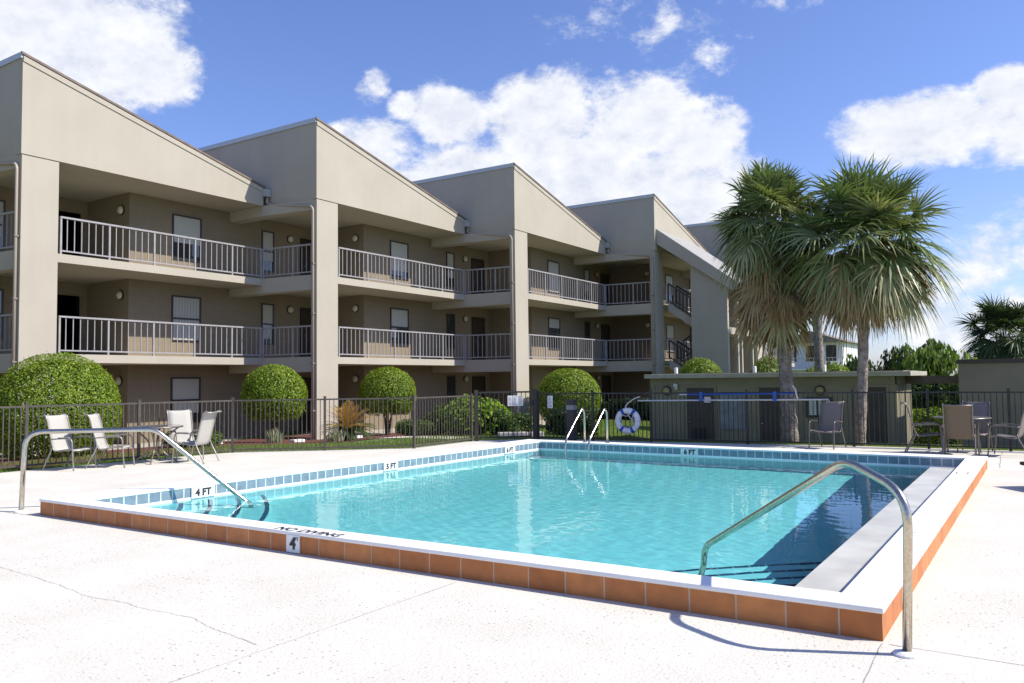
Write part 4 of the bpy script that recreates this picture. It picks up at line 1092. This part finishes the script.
# ------------------------------------------------------------------ palms
def fan_leaves(base, leaf_list, ws_=1.0, nb_=32, rl=.6):
    """leaf_list: (azimuth, elevation, petiole, blade, droop, spread, tone); returns V, F, tone"""
    VV = []; FF = []; TT = []; n0 = 0
    S_ = np.array([0, .45, .74, 1.0]); W_ = np.array([.012, .031, .014, .0015])
    for az, el, Lp, Lb, dr, spread, tone in leaf_list:
        d = Vector((math.cos(az)*math.cos(el), math.sin(az)*math.cos(el), math.sin(el)))
        p0 = Vector(base)+Vector((math.cos(az), math.sin(az), 0))*.10
        # petiole, three segments bending down
        pts = [p0]; dd_ = d.copy()
        for k in range(4):
            pts.append(pts[-1]+dd_*Lp/4); dd_ = (dd_+Vector((0,0,-dr*.16*(1.2-abs(el)/1.8)))).normalized()
        side = dd_.cross(Vector((0,0,1)))
        side = side.normalized() if side.length > .05 else Vector((-math.sin(az), math.cos(az), 0))
        nrm = side.cross(dd_).normalized()
        roll = random.uniform(-rl, rl); side, nrm = side*math.cos(roll)+nrm*math.sin(roll), nrm*math.cos(roll)-side*math.sin(roll)
        for k in range(4):
            w = side*.016; V = [pts[k]-w, pts[k]+w, pts[k+1]+w*.8, pts[k+1]-w*.8]
            VV += [tuple(v) for v in V]; FF.append((n0, n0+1, n0+2, n0+3)); n0 += 4; TT.append(min(1, tone+.25))
        hub = pts[-1]
        for j in range(nb_):
            a = (j/(nb_-1)-.5)*2*spread+random.uniform(-.03, .03); L = Lb*(.72+.28*math.cos(a*.62))*random.uniform(.82, 1.06)
            bd = dd_*math.cos(a)+side*math.sin(a); bd = (bd+nrm*(.28*abs(math.sin(a))-.05)).normalized(); ws = bd.cross(nrm).normalized()
            tilt = .35*(1 if j % 2 else -1); wv = (ws*math.cos(tilt)+nrm*math.sin(tilt))
            dk = dr*random.uniform(.5, 1.5)
            row = []
            for s_, w in zip(S_, W_):
                q = hub+bd*(L*s_)+Vector((0,0,-1))*(dk*L*.55*s_**2.3)
                row.append((q-wv*w*ws_, q+wv*w*ws_))
            for k in range(3):
                VV += [tuple(row[k][0]), tuple(row[k][1]), tuple(row[k+1][1]), tuple(row[k+1][0])]; FF.append((n0, n0+1, n0+2, n0+3)); n0 += 4
                TT.append(min(1, max(0, tone+random.uniform(-.1, .1)+(.12 if k == 2 else 0))))
    return np.array(VV), np.array(FF), np.array(TT)
def palm(x, y, top, lean, green, dead, reach, label, m=PALMLEAF, r=.18, dead_drop=(-85, -25), group=None, gz=None, skirt=(.15, .5)):
    g0 = float(ground(x, y)[0]) if gz is None else gz
    root = empty('palm_tree', (x, y, g0), label=label, cat='palm tree', group=group)
    tk = MB(); n = 26; pts = []; rr = []
    for i in range(n+1):
        t = i/n; pts.append((x+lean[0]*t+.03*math.sin(t*5), y+lean[1]*t, g0-.1+(top-g0+.1)*t)); rr.append(r*(1.25-.35*min(1, t*4)+.10*t)*(1+.06*math.sin(i*2.6)+random.uniform(-.04, .04)))
    tk.tube(pts, rr, 14)
    b0 = Vector(pts[-1])
    # old leaf boots under the crown
    bo = MB()
    for i in range(70):
        a = i*2.399; z = top-.1-1.1*(i/70); f = (z-g0)/(top-g0); cx_, cy_ = x+lean[0]*f, y+lean[1]*f
        o = Vector((math.cos(a), math.sin(a), 0)); p = Vector((cx_, cy_, z))+o*r*.9
        bo.bar(p, p+o*.10+Vector((0,0,.22)), .07, .02)
    t_ = tk.build('trunk', BARKM, root, smooth=True); bo.build('leaf_boots', BARKM, t_)
    G = []
    for i in range(green):
        f = (i+.5)/green; el = R_(86-f*132+random.uniform(-12, 12)); az = i*2.39996+random.uniform(-.25, .25)
        k = random.uniform(.85, 1.12)*(1.0 if el > -.2 else .92)
        G.append((az, el, reach*random.uniform(.34, .56)*k, reach*random.uniform(.42, .52)*k, .22+.80*f**1.6+random.uniform(0, .35), R_(random.uniform(105, 155)), min(1, max(0, random.gauss(.38+.30*f, .17)))))
    V, F, t = fan_leaves(b0, G); np_mesh('crown', V, F, m, root, t)
    if dead:
        Dd = []
        for i in range(dead):
            el = R_(random.uniform(*dead_drop)); az = i*2.39996+random.uniform(-.3, .3); k = random.uniform(.55, 1.1)
            Dd.append((az, el, reach*.30*k, reach*.40*k, .35+random.uniform(0, .9), R_(random.uniform(40, 120)), min(1, max(0, random.gauss(.5, .24)))))
        lay = len(skirt); VV = []; FF = []; TT = []; nv = 0
        for q in range(lay):
            V, F, t = fan_leaves(b0-Vector((lean[0], lean[1], 0))*(skirt[q]/(top-g0))-Vector((0, 0, skirt[q])), Dd[q::lay], 1.35, 22, 1.1); VV.append(V); FF.append(F+nv); TT.append(t); nv += len(V)
        V, F, t = np.vstack(VV), np.vstack(FF), np.concatenate(TT)
        np_mesh('dead_fronds', V, F, DEADLEAF, root, t)
    return root
random.seed(21)
palm(-5.05, 20.45, 5.45, (-.30, 0), 90, 130, 1.86, 'left tall palm with a brown skirt of dead fronds in front of the pump house', dead_drop=(-80, 5), skirt=(.2, .65, 1.1, 1.5, 1.85))
random.seed(33)
palm(-3.42, 20.05, 4.62, (.30, .05), 96, 110, 2.2, 'right tall palm with the wider crown and grey dead fronds, trunk leaning slightly right', r=.125, dead_drop=(-80, 12), skirt=(.1, .3, .5))
random.seed(5)
palm(-.85, 40, 3.1, (0, 0), 70, 34, 2.2, 'distant palm rising above the shed wall at the right edge', m=FARPALM, gz=-.8)
random.seed(8)
palm(-8.05, 38, 6.3, (0, 0), 40, 20, 1.6, 'slim distant palm between the trunks of the two big palms', m=FARPALM, r=.22, gz=-.7)

# drooping tree behind the beam
def droop_tree(c, r, h, n, label, m=DROOPLEAF, size=.22):
    root = empty('broadleaf_tree', (c[0], c[1], -.7), label=label, cat='tree')
    tk = MB(); tk.tube([(c[0], c[1], -.8), (c[0]+.1, c[1], h*.4), (c[0], c[1], h*.8)], [.16, .12, .06], 8)
    for i in range(7):
        a = i*.9; tk.tube([(c[0], c[1], h*.35+.1*i), (c[0]+r*.6*math.cos(a), c[1]+r*.6*math.sin(a), h*.7)], [.05, .02], 6)
    tk.build('trunk', WOODM, root)
    P = []
    cl = [(Vector((c[0]+r*random.uniform(-.75, .75), c[1]+r*random.uniform(-.75, .75), h*random.uniform(.3, 1)-r*.38)), r*random.uniform(.28, .5)) for _ in range(22)]
    V = []; F = []; T = []
    for i in range(n):
        q, s_ = random.choice(cl); d = Vector((random.gauss(0, 1), random.gauss(0, 1), random.gauss(0, 1))).normalized(); p = q+d*s_*random.uniform(.7, 1)*Vector((1, 1, .8)).x; p.z -= .25*s_*abs(d.x)
        dn = Vector((d.x*.45, d.y*.45, -1)).normalized(); L = size*random.uniform(.6, 1.4); w = dn.cross(Vector((random.random()-.5, random.random()-.5, .1))).normalized()*L*.16
        o = len(V); V += [p, p+dn*L*.5+w, p+dn*L, p+dn*L*.5-w]; F.append((o, o+1, o+2, o+3)); T.append(min(1, max(0, random.gauss(.45+.25*math.sin(q.x*5+q.z*3), .18))))
    np_mesh('crown', np.array([tuple(v) for v in V]), np.array(F), m, root, T)
droop_tree((-3.0, 34.5), 1.6, 3.3, 9000, 'drooping leafy green tree behind the brown beam')
droop_tree((-5.0, 36), 1.5, 2.9, 6000, 'darker leafy tree behind the right palm trunk', m=DARKLEAF)
droop_tree((-9.5, 52), 2.2, 2.9, 3000, 'low leafy tree by the distant white house', m=DROOPLEAF, size=.4)

# distant white house
wh = empty('white_house', (-13, 70, -.7), label='distant white two storey house between the palm trunks', cat='house')
MB().box((-18, 70, -.8), (-12.9, 78, 4.4)).build('wall', WHITEM, wh)
MB().prism_y([(-18.4, 4.4), (-12.5, 4.4), (-15.45, 5.4)], 69.6, 78.4).build('roof', ROOFM, wh)
for x in (-17, -15.4, -13.8):
    for z in (.2, 2.85):
        w = MB().box((x-.4, 69.96, z), (x+.4, 70.02, z+1.3)).build('window', BRONZEM, wh); MB().box((x-.33, 69.94, z+.07), (x+.33, 69.958, z+1.23)).build('pane', GLASSM, w)
b = MB().box((-18, 68.9, 2.1), (-12.9, 69.95, 2.25)).build('balcony', WHITEM, wh)
r_ = MB(); r_.bar((-18, 68.95, 3.1), (-12.9, 68.95, 3.1), .06)
for x in np.arange(-18, -12.8, .3): r_.bar((x, 68.95, 2.25), (x, 68.95, 3.1), .03)
r_.build('balcony_railing', POLEM, b)
for x, y, h, lb in ((-1.75, 60, 4.2, 'left thin utility post beyond the shed'), (-1.05, 60, 4.2, 'right thin utility post beyond the shed')):
    u_ = MB().bar((x, y, -.8), (x, y, h), .12).bar((x-.35, y, h-.25), (x+.35, y, h-.25), .08); tag(u_.build('utility_post', GREYPOSTM), lb, 'post', 'utility posts beyond the shed')

# ------------------------------------------------------------------ grass
def grass(n, x0, x1, y0, y1, test):
    X = RNG.uniform(x0, x1, n); Y = RNG.uniform(y0, y1, n); ok = test(X, Y); X, Y = X[ok], Y[ok]; n = len(X); Zg = ground(X, Y)
    h = RNG.uniform(.03, .075, n); a = RNG.uniform(0, 6.28, n); l = RNG.normal(0, .025, (n, 2)); w = .007
    V = np.empty((n, 3, 3)); dx, dy = np.cos(a)*w, np.sin(a)*w
    V[:, 0] = np.column_stack([X-dx, Y-dy, Zg-.004]); V[:, 1] = np.column_stack([X+dx, Y+dy, Zg-.004]); V[:, 2] = np.column_stack([X+l[:, 0], Y+l[:, 1], Zg+h])
    return V.reshape(-1, 3), RNG.beta(2, 2, n)
A1 = grass(90000, -18, -10, 6, 20, lambda X, Y: (deck_dist(X, Y) > .03) & (deck_dist(X, Y) < 2.6))
A2 = grass(30000, -10.5, 1, 18.5, 21.5, lambda X, Y: (deck_dist(X, Y) > .03) & (deck_dist(X, Y) < 1.2))
A3 = grass(60000, -17, -10, 20, 34, lambda X, Y: (deck_dist(X, Y) > 1.5))
V = np.vstack([A1[0], A2[0], A3[0]]); T = np.concatenate([A1[1], A2[1], A3[1]])
gr = np_mesh('grass', V, np.arange(len(V)).reshape(-1, 3), GRASSM, None, T); tag(gr, kind='stuff')

# ------------------------------------------------------------------ sky, sun
SUN = Vector((1, .39, 1.05)).normalized()
EL = math.asin(SUN.z); AZ = math.atan2(SUN.x, SUN.y)
sd = D.lights.new('sun', 'SUN'); sd.energy = 5.0; sd.angle = R_(.53); sd.color = (1, .94, .84)
so = D.objects.new('sun', sd); COL.objects.link(so); so.rotation_euler = (-SUN).to_track_quat('-Z', 'Y').to_euler(); so.location = SUN*60
sd.cycles.is_caustics_light = True
w = D.worlds.new('World'); S.world = w; w.use_nodes = True
N, L = w.node_tree.nodes, w.node_tree.links
bg = N['Background']
sky = N.new('ShaderNodeTexSky'); sky.sky_type = 'NISHITA'; sky.sun_disc = False; sky.sun_elevation = EL; sky.sun_rotation = AZ
sky.altitude = 0; sky.air_density = 1.0; sky.dust_density = .6; sky.ozone_density = 2.0
tc = N.new('ShaderNodeTexCoord')
sp = N.new('ShaderNodeSeparateXYZ'); L.new(tc.outputs['Generated'], sp.inputs[0])
def M(op, a, b=None, c=None):
    n = N.new('ShaderNodeMath'); n.operation = op
    for i, v in enumerate((a, b, c)):
        if v is None: continue
        if hasattr(v, 'links'): L.new(v, n.inputs[i])
        else: n.inputs[i].default_value = v
    return n.outputs[0]
az = M('MULTIPLY', M('ARCTAN2', sp.outputs['X'], sp.outputs['Y']), 57.2958)
el = M('MULTIPLY', M('ARCSINE', sp.outputs['Z']), 57.2958)
n1 = N.new('ShaderNodeTexNoise'); n1.inputs['Scale'].default_value = 11; n1.inputs['Detail'].default_value = 11; n1.inputs['Roughness'].default_value = .66; n1.inputs['Distortion'].default_value = .25
mp = N.new('ShaderNodeMapping'); mp.inputs['Scale'].default_value = (1, 1, 1.5); L.new(tc.outputs['Generated'], mp.inputs['Vector']); L.new(mp.outputs[0], n1.inputs['Vector'])
n2 = N.new('ShaderNodeTexNoise'); n2.inputs['Scale'].default_value = 26; n2.inputs['Detail'].default_value = 9; n2.inputs['Roughness'].default_value = .62; L.new(mp.outputs[0], n2.inputs['Vector'])
BL = [(-61.5, 21.8, 6.8, 5.6, 1), (-66, 24.5, 6, 6, 1), (-57.5, 19.8, 3.2, 2.6, 1),
      (-42.7, 20.3, 1.4, 1.3, .62), (-40.6, 19.0, 1.3, 1.0, .55),
      (-37, 18.4, 3.2, 2.5, .9), (-30.5, 18.3, 4.6, 3.6, 1), (-24, 17.4, 5, 3.6, 1), (-19.5, 16.0, 3.6, 3.2, 1), (-27, 14, 11, 4.5, 1), (-35.5, 14, 5, 3.6, .9),
      (-43, 16.3, 3.8, 2.0, .9), (-19, 12, 5.5, 3.8, .85), (-26, 11, 10, 4.4, .9), (-40, 12, 6, 4, .9),
      (-23.4, 23.6, 4.6, 1.9, .06), (-26.5, 24.6, 2.6, 1.4, .06), (-20.5, 22.5, 2.4, 1.2, .03), (-12, 25, 3, .8, .1),
      (-5, 15.4, 6.4, 2.3, 1), (-.6, 17.0, 2.0, 1.5, 1), (1.8, 14.2, 4.4, 2.4, 1), (-8.2, 15.2, 2.6, 1.2, .7),
      (-2, 7.2, 6, 2.0, .34), (-4, 3.4, 8, 2.4, .5), (2, 9.6, 3.5, 1.2, .2),
      (10, 17, 6, 3.2, 1), (24, 22, 8, 3.5, .9), (-100, 22, 9, 4, .9)]
den = None
for a, e, ra, re, wt in BL:
    du = M('DIVIDE', M('SUBTRACT', az, a), ra); dv = M('DIVIDE', M('SUBTRACT', el, e), re)
    r2 = M('ADD', M('MULTIPLY', du, du), M('MULTIPLY', dv, dv))
    v = M('MULTIPLY', M('SUBTRACT', 1.08, r2), wt*1.2); v = M('MAXIMUM', v, -1.2)
    den = v if den is None else M('SMOOTH_MAX', den, v, .25)
nn = M('ADD', M('MULTIPLY', M('SUBTRACT', n1.outputs['Fac'], .5), 2.5), M('MULTIPLY', M('SUBTRACT', n2.outputs['Fac'], .5), 1.5))
dn = M('ADD', den, nn)
mr = N.new('ShaderNodeMapRange'); mr.interpolation_type = 'SMOOTHSTEP'; mr.inputs['From Min'].default_value = -.02; mr.inputs['From Max'].default_value = .78
L.new(dn, mr.inputs['Value'])
shd = N.new('ShaderNodeMapRange'); shd.inputs['From Min'].default_value = .3; shd.inputs['From Max'].default_value = .78; L.new(n2.outputs['Fac'], shd.inputs['Value'])
core = N.new('ShaderNodeMapRange'); core.interpolation_type = 'SMOOTHSTEP'; core.inputs['From Min'].default_value = .9; core.inputs['From Max'].default_value = 2.2; L.new(dn, core.inputs['Value'])
shf = M('MULTIPLY', shd.outputs[0], M('SUBTRACT', 1, M('MULTIPLY', core.outputs[0], .6)))
cc = N.new('ShaderNodeMix'); cc.data_type = 'RGBA'; cc.inputs[6].default_value = (5.3, 5.7, 6.7, 1); cc.inputs[7].default_value = (8.4, 8.4, 8.4, 1); L.new(shf, cc.inputs['Factor'])
mx = N.new('ShaderNodeMix'); mx.data_type = 'RGBA'; L.new(mr.outputs[0], mx.inputs['Factor']); tn = N.new('ShaderNodeMix'); tn.data_type = 'RGBA'; tn.blend_type = 'MULTIPLY'; tn.inputs['Factor'].default_value = 1; tn.inputs[7].default_value = (1.0, 1.06, 1.46, 1); L.new(sky.outputs[0], tn.inputs[6]); L.new(tn.outputs[2], mx.inputs[6]); L.new(cc.outputs[2], mx.inputs[7])
L.new(mx.outputs[2], bg.inputs['Color']); bg.inputs['Strength'].default_value = .10

# ------------------------------------------------------------------ render
S.render.engine = 'CYCLES'
S.view_settings.view_transform = 'Standard'; S.view_settings.look = 'None'; S.view_settings.gamma = 1; S.view_settings.exposure = .43
S.view_settings.use_curve_mapping = False
cy = S.cycles
cy.use_denoising = True
cy.max_bounces = 10; cy.diffuse_bounces = 4; cy.glossy_bounces = 4; cy.transmission_bounces = 6; cy.transparent_max_bounces = 8
cy.caustics_refractive = True; cy.caustics_reflective = False
cy.sample_clamp_indirect = 4
S.render.film_transparent = False
